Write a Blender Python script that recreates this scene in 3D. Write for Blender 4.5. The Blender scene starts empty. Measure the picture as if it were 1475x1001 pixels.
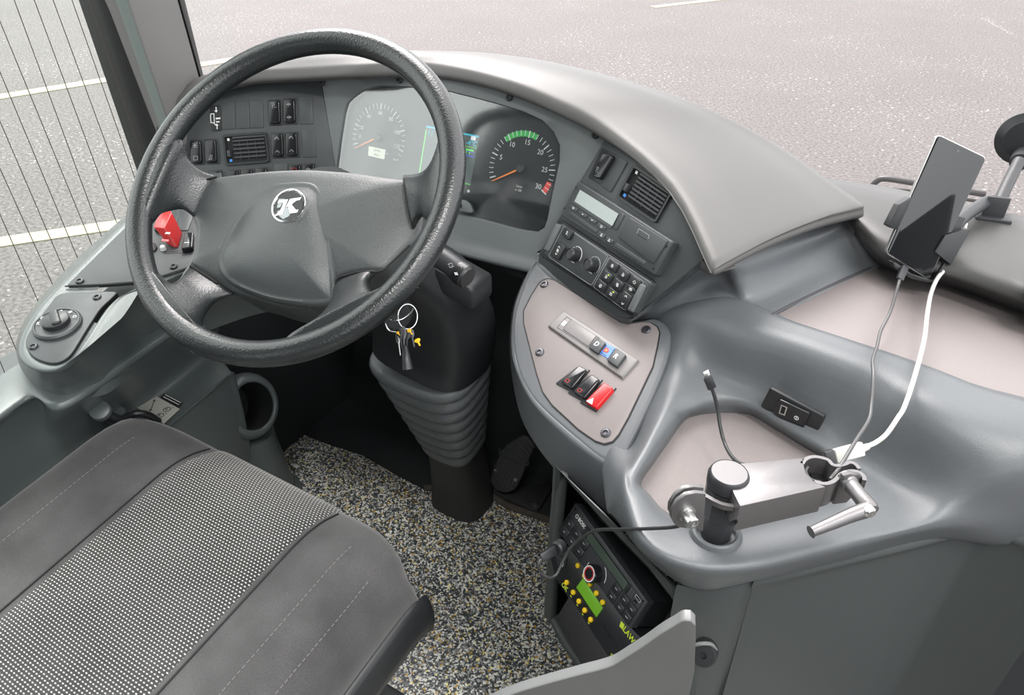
import bpy, bmesh, math, random
from mathutils import Vector as V, Matrix
random.seed(7)
SC = bpy.context.scene
COL = SC.collection
# ---------------------------------------------------------------- camera calibration (metres; bus forward = +Y, floor = 0)
F = 1065.0; CX, CY = 737.5, 500.5; CAMZ = 1.25
YAW = math.radians(31); PITCH = math.radians(34.5)
RT = V((math.cos(YAW), math.sin(YAW), 0)); HZ = V((-math.sin(YAW), math.cos(YAW), 0)); UPW = V((0, 0, 1))
FW = HZ*math.cos(PITCH) - UPW*math.sin(PITCH); UPV = HZ*math.sin(PITCH) + UPW*math.cos(PITCH)
C0 = V((0, 0, CAMZ))
def ray(x, y): return FW + RT*((x-CX)/F) + UPV*((CY-y)/F)
def PD(x, y, d): return C0 + ray(x, y)*d                       # point of the survey at a depth
def PZ(x, y, z): r = ray(x, y); return C0 + r*((z-CAMZ)/r.z)   # point at a height
def PX(x, y, X): r = ray(x, y); return C0 + r*(X/r.x)          # point at a lateral position
def PY(x, y, Y): r = ray(x, y); return C0 + r*(Y/r.y)
class Plane:
    def __init__(s, p, n): s.p = V(p); s.n = V(n).normalized()
    def at(s, x, y, h=0.0):
        r = ray(x, y); d = (s.p-C0).dot(s.n)/r.dot(s.n)
        return C0 + r*d + s.n*h
    def off(s, h): return Plane(s.p + s.n*h, s.n)
def plane3(a, b, c):
    n = (b-a).cross(c-a).normalized()
    if n.dot(C0-a) < 0: n = -n
    return Plane(a, n)
def seam_plane(a, b, az):
    h = V((math.sin(math.radians(az)), math.cos(math.radians(az)), 0)); return plane3(a, b, a+h)
# zoomed-crop coordinate helpers -> photo pixels
def zc(x0, y0, s): return lambda x, y: (x0+x/s, y0+y/s)
z1 = zc(180, 80, 4.55); z2 = zc(480, 90, 3.709); z3 = zc(760, 180, 3.337); z4 = zc(720, 370, 3.338)
z5 = zc(0, 280, 2.78); z6 = zc(900, 500, 3.1275); z7 = zc(740, 660, 2.936); z8 = zc(1180, 150, 3.034)
k3 = zc(260, 240, 3.8816); k4 = zc(0, 560, 2.269); y2 = zc(460, 340, 2.383); y8 = zc(540, 340, 4.55)
r7 = zc(790, 700, 3.85); za1 = zc(940, 640, 5.561); za2 = zc(1130, 630, 6.256); c8 = zc(780, 320, 6.672); pd = zc(640, 600, 5.889)
l1 = zc(0, 380, 3.1286); ss = zc(200, 280, 6.67)
def mp(f, pts): return [f(*p) for p in pts]
# ---------------------------------------------------------------- curves
def cr(p0, p1, p2, p3, t):
    return 0.5*((2*p1) + (p2-p0)*t + (2*p0-5*p1+4*p2-p3)*t*t + (3*p1-p0-3*p2+p3)*t*t*t)
def spline(pts, n, closed=False):
    out = []; m = len(pts)
    if m < 3 and not closed:
        return [pts[0].lerp(pts[-1], k/n) for k in range(n+1)]
    segs = m if closed else m-1
    for i in range(segs):
        if closed: p = [pts[(i+k-1) % m] for k in range(4)]
        else: p = [pts[max(0, min(m-1, i+k-1))] for k in range(4)]
        if not closed:
            if i == 0: p[0] = p[1]*2-p[2]
            if i == segs-1: p[3] = p[2]*2-p[1]
        for k in range(n): out.append(cr(*p, k/n))
    if not closed: out.append(pts[-1].copy())
    return out
def sp2(pts, n, closed=True):
    return [(p.x, p.y) for p in spline([V((x, y)) for x, y in pts], n, closed)]
def rpoly(pts, r, n=4):
    out = []; m = len(pts)
    for i in range(m):
        a, b, c = V(pts[i-1]), V(pts[i]), V(pts[(i+1) % m])
        rr = r[i] if isinstance(r, (list, tuple)) else r
        d1 = min(rr, (a-b).length*.48); d2 = min(rr, (c-b).length*.48)
        if rr <= 0: out.append((b.x, b.y)); continue
        s = b+(a-b).normalized()*d1; e = b+(c-b).normalized()*d2
        for k in range(n+1):
            t = k/n; q = s*(1-t)**2 + b*2*t*(1-t) + e*t*t; out.append((q.x, q.y))
    return out
def aff(cx, cy, u, v): return lambda s, t: (cx+u[0]*s+v[0]*t, cy+u[1]*s+v[1]*t)
def rect(f, s0, t0, s1, t1, r=0, n=3):
    p = [f(s0, t0), f(s1, t0), f(s1, t1), f(s0, t1)]
    return rpoly(p, r, n) if r else p
def bil(q):   # quad corners (tl,tr,br,bl) -> unit square mapping
    def f(s, t):
        a = V(q[0]).lerp(V(q[1]), s); b = V(q[3]).lerp(V(q[2]), s); c = a.lerp(b, t); return (c.x, c.y)
    return f
# ---------------------------------------------------------------- mesh builder
LOC = {}
class MB:
    def __init__(s): s.v = []; s.f = []; s.m = []; s.mats = []
    def mi(s, m):
        if m not in s.mats: s.mats.append(m)
        return s.mats.index(m)
    def raw(s, vs, fs, m):
        k = len(s.v); i = s.mi(m); s.v += [V(x) for x in vs]
        s.f += [tuple(k+a for a in f) for f in fs]; s.m += [i]*len(fs); return s
    def bm(s, bm, m):
        bm.verts.index_update()
        s.raw([v.co.copy() for v in bm.verts], [[v.index for v in f.verts] for f in bm.faces], m); bm.free(); return s
    def prism3(s, base, n, h0, h1, m, bev=0.0, seg=2, bot=True):
        n = V(n).normalized(); b = bmesh.new(); N = len(base)
        lo = [b.verts.new(p+n*h0) for p in base]; hi = [b.verts.new(p+n*h1) for p in base]
        top = b.faces.new(hi)
        if bot: b.faces.new(lo[::-1])
        for i in range(N): b.faces.new((lo[i], lo[(i+1) % N], hi[(i+1) % N], hi[i]))
        bmesh.ops.recalc_face_normals(b, faces=b.faces)
        if not bot:
            b.normal_update()
            if top.normal.dot(n) < 0: bmesh.ops.reverse_faces(b, faces=b.faces)
        if bev > 0:
            te = list(top.edges)
            bmesh.ops.bevel(b, geom=te, offset=bev, segments=seg, affect='EDGES', profile=0.5, clamp_overlap=True)
        return s.bm(b, m)
    def prism(s, S, poly, h0, h1, m, bev=0.0, seg=2):
        return s.prism3([S.at(x, y) for x, y in poly], S.n, h0, h1, m, bev, seg)
    def flat(s, S, poly, h, m):
        pts = [S.at(x, y, h) for x, y in poly]
        nn = sum(((pts[i-1]-pts[0]).cross(pts[i]-pts[0]) for i in range(2, len(pts))), V())
        f = list(range(len(pts)))
        if nn.dot(S.n) < 0: f = f[::-1]
        return s.raw(pts, [f], m)
    def stroke(s, S, line, w, h, m, closed=False, thick=0.0004):
        P = [S.at(x, y, h) for x, y in line]; N = len(P)
        if closed: P = P+[P[0]]; N += 1
        for i in range(N-1):
            a, c = P[i], P[i+1]; d = c-a
            if d.length < 1e-7: continue
            d.normalize(); sd = S.n.cross(d)*(w/2); e = d*(w*.25)
            q = [a-e-sd, c+e-sd, c+e+sd, a-e+sd]; t = S.n*thick
            s.raw(q+[x-t for x in q], [(0, 1, 2, 3), (4, 0, 3, 7), (1, 5, 6, 2), (3, 2, 6, 7), (4, 5, 1, 0)], m)
        return s
    def grid(s, rows, m, nu=4, nv=4, cu=False, cv=False):
        R = [spline([V(p) for p in r], nu, cu) for r in rows]
        cols = list(zip(*R)); G = [spline(list(c), nv, cv) for c in cols]   # G[col][row]
        nc, nr = len(G), len(G[0]); vs = [p for c in G for p in c]; fs = []
        for i in range(nc if cu else nc-1):
            for j in range(nr if cv else nr-1):
                i2, j2 = (i+1) % nc, (j+1) % nr
                fs.append((i*nr+j, i2*nr+j, i2*nr+j2, i*nr+j2))
        return s.raw(vs, fs, m)
    def loft(s, rings, m, caps=True, closed=True):
        n = len(rings[0]); vs = [V(p) for r in rings for p in r]; fs = []
        for i in range(len(rings)-1):
            for j in range(n if closed else n-1):
                j2 = (j+1) % n; fs.append((i*n+j, i*n+j2, (i+1)*n+j2, (i+1)*n+j))
        if caps: fs += [tuple(range(n-1, -1, -1)), tuple(range((len(rings)-1)*n, len(rings)*n))]
        return s.raw(vs, fs, m)
    def lathe(s, o, ax, prof, m, seg=28, caps=True, sx=1.0, xdir=None):
        ax = V(ax).normalized(); x = V(xdir) if xdir is not None else (V((1, 0, 0)) if abs(ax.x) < .9 else V((0, 1, 0)))
        x = (x-ax*x.dot(ax)).normalized(); y = ax.cross(x)
        rings = [[V(o)+ax*h+x*(r*sx*math.cos(2*math.pi*k/seg))+y*(r*math.sin(2*math.pi*k/seg)) for k in range(seg)] for r, h in prof]
        return s.loft(rings, m, caps)
    def tube(s, pts, r, m, seg=10, sub=6, closed=False, caps=True):
        pts = [V(p) for p in pts]
        P = spline(pts, sub, closed) if sub > 1 else pts
        N = len(P); rr = r if callable(r) else (lambda t: r); rings = []; up = None
        for i in range(N):
            t = (P[(i+1) % N]-P[i-1]) if closed else (P[min(N-1, i+1)]-P[max(0, i-1)])
            if t.length < 1e-9: t = V((0, 0, 1))
            t.normalize()
            if up is None: up = V((0, 0, 1)) if abs(t.z) < .9 else V((1, 0, 0))
            x = (up-t*up.dot(t)).normalized(); y = t.cross(x); up = x
            q = rr(i/(N-1))
            rings.append([P[i]+x*(q*math.cos(2*math.pi*k/seg))+y*(q*math.sin(2*math.pi*k/seg)) for k in range(seg)])
        if closed: rings.append(rings[0])
        return s.loft(rings, m, caps and not closed)
    def box(s, c, ax, ay, az, m, bev=0.0, seg=2):   # half-vectors
        c, ax, ay, az = V(c), V(ax), V(ay), V(az); b = bmesh.new()
        vs = [b.verts.new(c+ax*i+ay*j+az*k) for i in (-1, 1) for j in (-1, 1) for k in (-1, 1)]
        for f in ((0, 1, 3, 2), (4, 6, 7, 5), (0, 4, 5, 1), (2, 3, 7, 6), (0, 2, 6, 4), (1, 5, 7, 3)): b.faces.new([vs[i] for i in f])
        bmesh.ops.recalc_face_normals(b, faces=b.faces)
        if bev: bmesh.ops.bevel(b, geom=list(b.edges), offset=bev, segments=seg, affect='EDGES', profile=0.5, clamp_overlap=True)
        return s.bm(b, m)
    def text(s, S, f, txt, m, h=0.0003, size=1.0, bold=False, shear=0.0):
        cu = bpy.data.curves.new('glyph', 'FONT'); cu.body = txt; cu.size = size; cu.align_x = 'CENTER'; cu.align_y = 'CENTER'
        cu.resolution_u = 3; cu.shear = shear
        if bold: cu.offset = 0.02*size
        o = bpy.data.objects.new('glyph', cu); COL.objects.link(o)
        me = bpy.data.meshes.new_from_object(o.evaluated_get(bpy.context.evaluated_depsgraph_get()))
        vs = []
        for v in me.vertices:
            x, y = f(v.co.x, -v.co.y); vs.append(S.at(x, y, h))
        fs = [list(p.vertices) for p in me.polygons]
        # orientation
        if fs:
            p = fs[0]; nn = (vs[p[1]]-vs[p[0]]).cross(vs[p[2]]-vs[p[0]])
            if nn.dot(S.n) < 0: fs = [q[::-1] for q in fs]
        s.raw(vs, fs, m)
        bpy.data.objects.remove(o); bpy.data.curves.remove(cu); bpy.data.meshes.remove(me); return s
    def build(s, name, parent=None, fix=False, solid=0.0, ang=35, subd=0, org=None):
        me = bpy.data.meshes.new(name)
        if parent is not None: o0 = LOC[parent.name]
        elif org is not None: o0 = V(org)
        else:
            xs = [v.x for v in s.v]; ys = [v.y for v in s.v]; zs = [v.z for v in s.v]
            o0 = V(((min(xs)+max(xs))/2, (min(ys)+max(ys))/2, min(zs)))
        me.from_pydata([v-o0 for v in s.v], [], s.f)
        for m in s.mats: me.materials.append(M[m] if isinstance(m, str) else m)
        for p, i in zip(me.polygons, s.m): p.material_index = i; p.use_smooth = True
        me.validate()
        if fix:
            b = bmesh.new(); b.from_mesh(me); bmesh.ops.remove_doubles(b, verts=b.verts, dist=1e-6)
            bmesh.ops.recalc_face_normals(b, faces=b.faces); b.to_mesh(me); b.free()
        me.set_sharp_from_angle(angle=math.radians(ang))
        o = bpy.data.objects.new(name, me); COL.objects.link(o)
        if parent is not None: o.parent = parent
        else: o.location = o0
        LOC[o.name] = o0
        if solid:
            md = o.modifiers.new('solid', 'SOLIDIFY'); md.thickness = abs(solid); md.offset = -1 if solid > 0 else 1; md.use_even_offset = False
        if subd:
            md = o.modifiers.new('sub', 'SUBSURF'); md.levels = subd; md.render_levels = subd
        return o
def thing(name, label, cat, loc, group=None):
    o = bpy.data.objects.new(name, None); COL.objects.link(o); o.location = loc; o.empty_display_size = .05
    LOC[o.name] = V(loc); return tag(o, label, cat, group)
def tag(o, label, cat, group=None):
    o['label'] = label; o['category'] = cat
    if group: o['group'] = group
    return o
def struct(o): o['kind'] = 'structure'; return o
# ---------------------------------------------------------------- materials
M = {}
def mat(name, col, rough=.5, metal=0.0, bump=0.0, bscale=900, spec=.5, coat=0.0, mottle=0.0, mscale=6, sheen=0.0):
    m = bpy.data.materials.new(name); m.use_nodes = True; nt = m.node_tree; b = nt.nodes['Principled BSDF']
    c = (*col, 1) if len(col) == 3 else col
    b.inputs['Base Color'].default_value = c; b.inputs['Roughness'].default_value = rough; b.inputs['Metallic'].default_value = metal
    b.inputs['Specular IOR Level'].default_value = spec; b.inputs['Coat Weight'].default_value = coat
    b.inputs['Sheen Weight'].default_value = sheen
    tc = nt.nodes.new('ShaderNodeTexCoord')
    if mottle:
        n = nt.nodes.new('ShaderNodeTexNoise'); n.inputs['Scale'].default_value = mscale; n.inputs['Detail'].default_value = 4
        nt.links.new(tc.outputs['Object'], n.inputs['Vector'])
        r = nt.nodes.new('ShaderNodeMapRange'); r.inputs['To Min'].default_value = 1-mottle; r.inputs['To Max'].default_value = 1+mottle
        nt.links.new(n.outputs['Fac'], r.inputs['Value'])
        mx = nt.nodes.new('ShaderNodeVectorMath'); mx.operation = 'SCALE'; mx.inputs[0].default_value = c[:3]
        nt.links.new(r.outputs['Result'], mx.inputs['Scale']); nt.links.new(mx.outputs['Vector'], b.inputs['Base Color'])
    if bump:
        n = nt.nodes.new('ShaderNodeTexVoronoi' if bscale > 300 else 'ShaderNodeTexNoise'); n.inputs['Scale'].default_value = bscale
        nt.links.new(tc.outputs['Object'], n.inputs['Vector'])
        bp = nt.nodes.new('ShaderNodeBump'); bp.inputs['Strength'].default_value = bump; bp.inputs['Distance'].default_value = .0006
        nt.links.new(n.outputs[0], bp.inputs['Height']); nt.links.new(bp.outputs['Normal'], b.inputs['Normal'])
    M[name] = m; return m
def emit(name, col, s):
    m = bpy.data.materials.new(name); m.use_nodes = True; b = m.node_tree.nodes['Principled BSDF']
    b.inputs['Base Color'].default_value = (*[c*.5 for c in col], 1); b.inputs['Emission Color'].default_value = (*col, 1)
    b.inputs['Emission Strength'].default_value = s; b.inputs['Roughness'].default_value = .3; M[name] = m
def glass(name, tint, gloss=.06, haze=0.0, haze_col=(.8, .75, .75), rough=0.0):
    m = bpy.data.materials.new(name); m.use_nodes = True; nt = m.node_tree; nt.nodes.clear()
    o = nt.nodes.new('ShaderNodeOutputMaterial'); t = nt.nodes.new('ShaderNodeBsdfTransparent'); t.inputs[0].default_value = (*tint, 1)
    g = nt.nodes.new('ShaderNodeBsdfGlossy'); g.inputs['Roughness'].default_value = rough
    lw = nt.nodes.new('ShaderNodeLayerWeight'); lw.inputs['Blend'].default_value = .35
    mr = nt.nodes.new('ShaderNodeMapRange'); mr.inputs['To Min'].default_value = gloss; mr.inputs['To Max'].default_value = .7
    mth = nt.nodes.new('ShaderNodeMath'); mth.operation = 'POWER'; mth.inputs[1].default_value = 2.2
    nt.links.new(lw.outputs['Facing'], mth.inputs[0]); nt.links.new(mth.outputs[0], mr.inputs['Value'])
    mx = nt.nodes.new('ShaderNodeMixShader'); nt.links.new(mr.outputs['Result'], mx.inputs[0]); nt.links.new(t.outputs[0], mx.inputs[1]); nt.links.new(g.outputs[0], mx.inputs[2])
    last = mx
    if haze:
        d = nt.nodes.new('ShaderNodeBsdfDiffuse'); d.inputs[0].default_value = (*haze_col, 1); tl = nt.nodes.new('ShaderNodeBsdfTranslucent'); tl.inputs[0].default_value = (*haze_col, 1)
        a = nt.nodes.new('ShaderNodeMixShader'); a.inputs[0].default_value = .7; nt.links.new(d.outputs[0], a.inputs[1]); nt.links.new(tl.outputs[0], a.inputs[2])
        m2 = nt.nodes.new('ShaderNodeMixShader'); m2.inputs[0].default_value = haze; nt.links.new(mx.outputs[0], m2.inputs[1]); nt.links.new(a.outputs[0], m2.inputs[2]); last = m2
    nt.links.new(last.outputs[0], o.inputs['Surface']); M[name] = m; return m
EXPO = 1.3
FILL = 16
# ================================================================ camera, light
cam = bpy.data.cameras.new('camera'); co = bpy.data.objects.new('camera', cam); COL.objects.link(co)
cam.sensor_width = 36; cam.lens = 36*F/1475; cam.clip_start = .02
co.matrix_world = Matrix(((RT.x, UPV.x, -FW.x, 0), (RT.y, UPV.y, -FW.y, 0), (RT.z, UPV.z, -FW.z, CAMZ), (0, 0, 0, 1)))
SC.camera = co
w = bpy.data.worlds.new('overcast_sky'); SC.world = w; w.use_nodes = True; nt = w.node_tree
bg = nt.nodes['Background']; tcw = nt.nodes.new('ShaderNodeTexCoord'); sx = nt.nodes.new('ShaderNodeSeparateXYZ')
nt.links.new(tcw.outputs['Generated'], sx.inputs[0]); rp = nt.nodes.new('ShaderNodeValToRGB')
rp.color_ramp.elements[0].position = 0.0; rp.color_ramp.elements[0].color = (.80, .82, .84, 1)
rp.color_ramp.elements[1].position = .8; rp.color_ramp.elements[1].color = (1.0, 1.0, 1.0, 1)
nt.links.new(sx.outputs['Z'], rp.inputs[0]); nt.links.new(rp.outputs[0], bg.inputs['Color']); bg.inputs['Strength'].default_value = 1.3
sl = bpy.data.lights.new('overcast_sun', 'SUN'); sl.energy = 2.2; sl.angle = math.radians(35); sl.color = (1, .97, .95)
so = bpy.data.objects.new('overcast_sun', sl); COL.objects.link(so); so.rotation_euler = V((.6, -.62, -1.0)).to_track_quat('-Z', 'Y').to_euler()
# added fill lights with no visible source, brightening seat and floor
for i, (x, y) in enumerate([(.2, -.9), (.9, .2)]):
    al = bpy.data.lights.new('fill_light', 'AREA'); al.shape = 'RECTANGLE'; al.size = .9; al.size_y = .35; al.energy = FILL; al.color = (1, .98, .95)
    ao = bpy.data.objects.new('fill_light', al); COL.objects.link(ao); ao.location = (x, y, 2.9)
vs_ = SC.view_settings; vs_.view_transform = 'Standard'; vs_.look = 'None'; vs_.gamma = 1; vs_.use_curve_mapping = False; vs_.exposure = EXPO
SC.cycles.use_denoising = True
SC.cycles.max_bounces = 8; SC.cycles.transparent_max_bounces = 12
SC.cycles.sample_clamp_indirect = 8
# ================================================================ setting
# snowy asphalt outside
def road_mat():
    m = bpy.data.materials.new('snow_flecked_asphalt'); m.use_nodes = True; nt = m.node_tree; b = nt.nodes['Principled BSDF']; L = nt.links
    tc = nt.nodes.new('ShaderNodeTexCoord')
    n1 = nt.nodes.new('ShaderNodeTexNoise'); n1.inputs['Scale'].default_value = 38; n1.inputs['Detail'].default_value = 6
    n2 = nt.nodes.new('ShaderNodeTexNoise'); n2.inputs['Scale'].default_value = .9; n2.inputs['Detail'].default_value = 5
    v = nt.nodes.new('ShaderNodeTexVoronoi'); v.inputs['Scale'].default_value = 30
    n3 = nt.nodes.new('ShaderNodeTexNoise'); n3.inputs['Scale'].default_value = 27; n3.inputs['Detail'].default_value = 3; n3.inputs['Roughness'].default_value = .6
    n4 = nt.nodes.new('ShaderNodeTexNoise'); n4.inputs['Scale'].default_value = .45; n4.inputs['Detail'].default_value = 2
    for n in (n1, n2, v, n3, n4): L.new(tc.outputs['Object'], n.inputs['Vector'])
    c1 = nt.nodes.new('ShaderNodeValToRGB'); e = c1.color_ramp.elements; e[0].position = .3; e[0].color = (.035, .031, .030, 1); e[1].position = .72; e[1].color = (.150, .134, .130, 1)
    L.new(n1.outputs['Fac'], c1.inputs[0])
    c2 = nt.nodes.new('ShaderNodeMapRange'); c2.inputs['From Min'].default_value = .3; c2.inputs['From Max'].default_value = .7; c2.inputs['To Min'].default_value = .94; c2.inputs['To Max'].default_value = 1.06
    L.new(n2.outputs['Fac'], c2.inputs['Value'])
    s1 = nt.nodes.new('ShaderNodeVectorMath'); s1.operation = 'SCALE'; L.new(c1.outputs[0], s1.inputs[0]); L.new(c2.outputs['Result'], s1.inputs['Scale'])
    # snow crumbs: bright where fine noise peaks, denser in drifts
    th = nt.nodes.new('ShaderNodeMapRange'); th.inputs['From Min'].default_value = .42; th.inputs['From Max'].default_value = .62; th.inputs['To Min'].default_value = .672; th.inputs['To Max'].default_value = .632
    L.new(n4.outputs['Fac'], th.inputs['Value'])
    sb = nt.nodes.new('ShaderNodeMath'); sb.operation = 'SUBTRACT'; L.new(n3.outputs['Fac'], sb.inputs[0]); L.new(th.outputs['Result'], sb.inputs[1])
    ml = nt.nodes.new('ShaderNodeMath'); ml.operation = 'MULTIPLY'; ml.inputs[1].default_value = 30; ml.use_clamp = True; L.new(sb.outputs[0], ml.inputs[0])
    mx = nt.nodes.new('ShaderNodeMix'); mx.data_type = 'RGBA'; L.new(ml.outputs[0], mx.inputs['Factor']); L.new(s1.outputs[0], mx.inputs['A']); mx.inputs['B'].default_value = (.45, .43, .42, 1)
    L.new(mx.outputs['Result'], b.inputs['Base Color']); b.inputs['Roughness'].default_value = .75
    return m
M['road'] = road_mat()
mat('road_paint', (.30, .28, .20), .7, mottle=.12, mscale=8)
g = MB().raw([(-60, -25, -.95), (40, -25, -.95), (40, 70, -.95), (-60, 70, -.95)], [(0, 1, 2, 3)], 'road').build('ground', org=(0, 0, -.95)); struct(g)
GP = Plane((0, 0, -.945), (0, 0, 1))
def road_line(pa, pb, wpx, name):
    a, b = GP.at(*pa), GP.at(*pb); d = (b-a).normalized(); s = V((-d.y, d.x, 0))*wpx/2
    o = MB().prism3([a-s-d*0, b-s, b+s, a+s], (0, 0, 1), -.005, .002, 'road_paint').build(name); return struct(o)
road_line((-400, 203), (420, 72), .20, 'ground_marking'); road_line((-400, 407), (330, 300), .16, 'ground_marking'); road_line((940, 10), (1150, -14), .15, 'ground_marking')
mat('seal_rubber', (.006, .007, .007), .5)
mat('pillar_grey', (.14, .138, .135), .5, bump=.15, bscale=700)
mat('pillar_edge', (.15, .18, .17), .35)
glass('side_glass', (.92, .97, .93), gloss=.03)
glass('windshield_glass', (.97, .95, .95), gloss=.035, haze=.035, haze_col=(.95, .88, .88))  # pale pinkish veil mixed into the glass stands in for glare haze
# side window with heating wires
XW = -1.32
def LW(pa, pb, t): a, b = PX(*pa), PX(*pb); return a.lerp(b, t)
wn = MB().raw([(XW, -.15, .44), (XW, .99, .44), (XW, .99, 2.3), (XW, -.15, 2.3)], [(0, 1, 2, 3)], 'side_glass').build('window_2', org=(XW, .3, .44)); struct(wn)
hw = MB(); mat('wire_brown', (.07, .045, .04), .5)
wires = [((0, 31), (127, 340)), ((0, 104), (98.5, 340)), ((0, 175), (71, 340)), ((0, 243), (44, 340)), ((0, 309), (13.6, 340)), ((20.4, 0), (146, 340)), ((49.3, 0), (170, 326)), ((76.4, 0), (185, 295)), ((103.6, 0), (199, 270)), ((128.4, 0), (207, 231))]
for p, q in wires:
    a, b = PX(*p, XW-.003), PX(*q, XW-.003); a, b = a.lerp(b, -.8), a.lerp(b, 1+(b.z-.5)/max(.05, (a.z-b.z)))
    if a.z > 2.25: a = b.lerp(a, (2.25-b.z)/(a.z-b.z))
    hw.tube([a, b], .00075, 'wire_brown', seg=5, sub=1)
for k in range(6):  # lower continuation wires
    p = (-28-k*26, 380+k*10); a, b = PX(*p, XW-.003), PX(p[0]+62, p[1]+150, XW-.003)
    hw.tube([a.lerp(b, -2), b], .00075, 'wire_brown', seg=5, sub=1)
hw.build('heating_wires', wn)
# rubber frame at the sill
fr = MB(); mat('sill_rubber', (.05, .06, .06), .4)
fr.tube([(XW+.02, -.15, .455), (XW+.02, .3, .455), (XW+.02, .8, .455), (XW+.02, .97, .47)], .018, 'sill_rubber')
fr.build('window_frame', wn)
# A-pillar
lines = [((137.5, 0, -1.325), (209, 217, -1.325)), ((153, 0, -1.300), (220, 204, -1.300)), ((170, 0, -1.285), (227.6, 185, -1.285)), ((177, 15, -1.262), (224, 150, -1.262)), ((193, 30, -1.250), (238, 165, -1.250)), ((264, 30, -1.275), (287, 113, -1.275)), ((267, 30, -1.275), (290, 113, -1.275)), ((273.5, 30, -1.285), (294, 113, -1.285))]
def pl(i, z):
    a, b = PX(*lines[i][0]), PX(*lines[i][1]); t = (a.z-z)/(a.z-b.z); return a.lerp(b, t)
zs = [.62, .75, .9, 1.1, 1.4, 1.8, 2.2, 3.0]
def strip(idx, m, back=.05):
    mb = MB(); R = []
    for z in zs:
        P = [pl(i, z) for i in idx]
        R.append(P+[P[-1]+V((-.05, .03, 0)), P[0]+V((-.05, 0, 0))])
    mb.loft(R, m); return mb
pb = MB(); R = []
for z in zs:
    P = [pl(i, z) for i in (3, 4, 5, 6)]; R.append([P[0]+V((-.05, 0, 0)), P[0], P[0].lerp(P[1], .7), P[1].lerp(P[2], .06), P[1].lerp(P[2], .5)+V((.006, 0, 0)), P[2].lerp(P[1], .06), P[2], P[3]+V((-.05, .03, 0))])
pb.loft(R, 'pillar_grey'); po = pb.build('trim_1', fix=True, ang=60); struct(po)
LOC['trim_1'] = LOC[po.name]
strip((0, 1, 2, 3), 'seal_rubber').build('seal', po, fix=True, ang=50); strip((6, 7), 'seal_rubber').build('glass_seal', po, fix=True)
ed_ = MB(); ed_.loft([[pl(3, z)+V((.001, -.002, 0)), pl(4, z)+V((.003, -.002, 0)), pl(4, z)+V((-.01, 0, 0)), pl(3, z)+V((-.01, 0, 0))] for z in zs], 'pillar_edge'); ed_.build('edge_bead', po, fix=True)
S_ = Plane(pl(5, 1.0), (pl(4, 1.0)-pl(5, 1.0)).cross(V((0, 0, 1)))); S_.n = S_.n if S_.n.dot(C0-S_.p) > 0 else -S_.n
c_ = S_.at(235, 50); MB().lathe(c_, S_.n, [(0, .004), (.004, .004), (.009, .002), (.0105, -.004)][::-1]+[(0.0001, .0045)], 'pillar_grey', 20).build('cover_cap', po)
# windshield
cur = [V((-1.345, 1.12, 0)), V((-1.2, 1.24, 0)), V((-.8, 1.35, 0)), V((-.2, 1.40, 0)), V((.5, 1.38, 0)), V((1.15, 1.28, 0))]
ws = MB(); ws.grid([[p+V((0, 0, .62)) for p in cur], [p+V((0, -.05, 1.4)) for p in cur], [p+V((0, -.22, 3.0)) for p in cur]], 'windshield_glass', 5, 4)
wo = ws.build('window_1'); struct(wo)
# bus shell around the driver: walls, ceiling, floors
mat('shell_grey', (.14, .14, .14), .6); mat('shell_dark', (.05, .055, .06), .6)
def wallbox(name, x0, x1, y0, y1, z0, z1, m):
    o = MB().box(((x0+x1)/2, (y0+y1)/2, (z0+z1)/2), ((x1-x0)/2, 0, 0), (0, (y1-y0)/2, 0), (0, 0, (z1-z0)/2), m).build(name); return struct(o)
wallbox('wall_left', -1.42, -1.34, -4, 1.10, -.9, .44, 'shell_dark'); wallbox('wall_left_rear', -1.42, -1.34, -1.9, -.15, .44, 2.3, 'shell_dark')
wallbox('wall_left_top', -1.42, -1.34, -4, 1.10, 2.3, 3.0, 'shell_grey'); wallbox('wall_right', 1.16, 1.24, -4, .1, -.9, 1.1, 'shell_grey')
wallbox('wall_front', -1.34, 1.16, 1.42, 1.50, -.9, .66, 'shell_dark'); wallbox('ceiling', -1.42, 1.24, -4, 1.0, 3.0, 3.08, 'shell_grey')
wallbox('wall_back', -1.34, 1.16, -4.1, -4.0, -.9, 3.0, 'shell_grey'); 
# ================================================================ materials of the cab
mat('dash_grey', (.08, .09, .093), .42, bump=.18, bscale=1100, spec=.5)
mat('hood_grey', (.085, .084, .082), .42, bump=.12, bscale=1300)
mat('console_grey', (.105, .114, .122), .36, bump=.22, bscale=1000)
mat('panel_black', (.048, .054, .057), .45, bump=.10, bscale=1500)
mat('panel_grey', (.125, .138, .140), .48, bump=.10, bscale=1500)
mat('plate_taupe', (.205, .183, .18), .5, bump=.10, bscale=1500, mottle=.05, mscale=90)
mat('pad_leather', (.195, .172, .170), .5, bump=.3, bscale=700)
mat('black_plastic', (.018, .020, .022), .38); mat('black_gloss', (.012, .013, .015), .16); mat('deep_black', (.004, .005, .006), .8)
mat('dark_plastic', (.034, .036, .040), .45, bump=.12, bscale=1200)
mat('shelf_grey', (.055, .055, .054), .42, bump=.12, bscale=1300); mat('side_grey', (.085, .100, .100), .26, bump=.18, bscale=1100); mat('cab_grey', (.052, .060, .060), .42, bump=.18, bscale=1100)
mat('white_mark', (.75, .77, .76), .5); mat('grey_mark', (.35, .37, .38), .5)
mat('steel', (.62, .63, .62), .25, 1.0); mat('dark_metal', (.10, .10, .11), .35, .8); mat('chrome', (.80, .80, .80), .12, 1.0)
mat('arm_grey', (.19, .184, .187), .36, bump=.2, bscale=1600, metal=.75)
mat('arm_black', (.03, .031, .035), .38)
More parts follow.
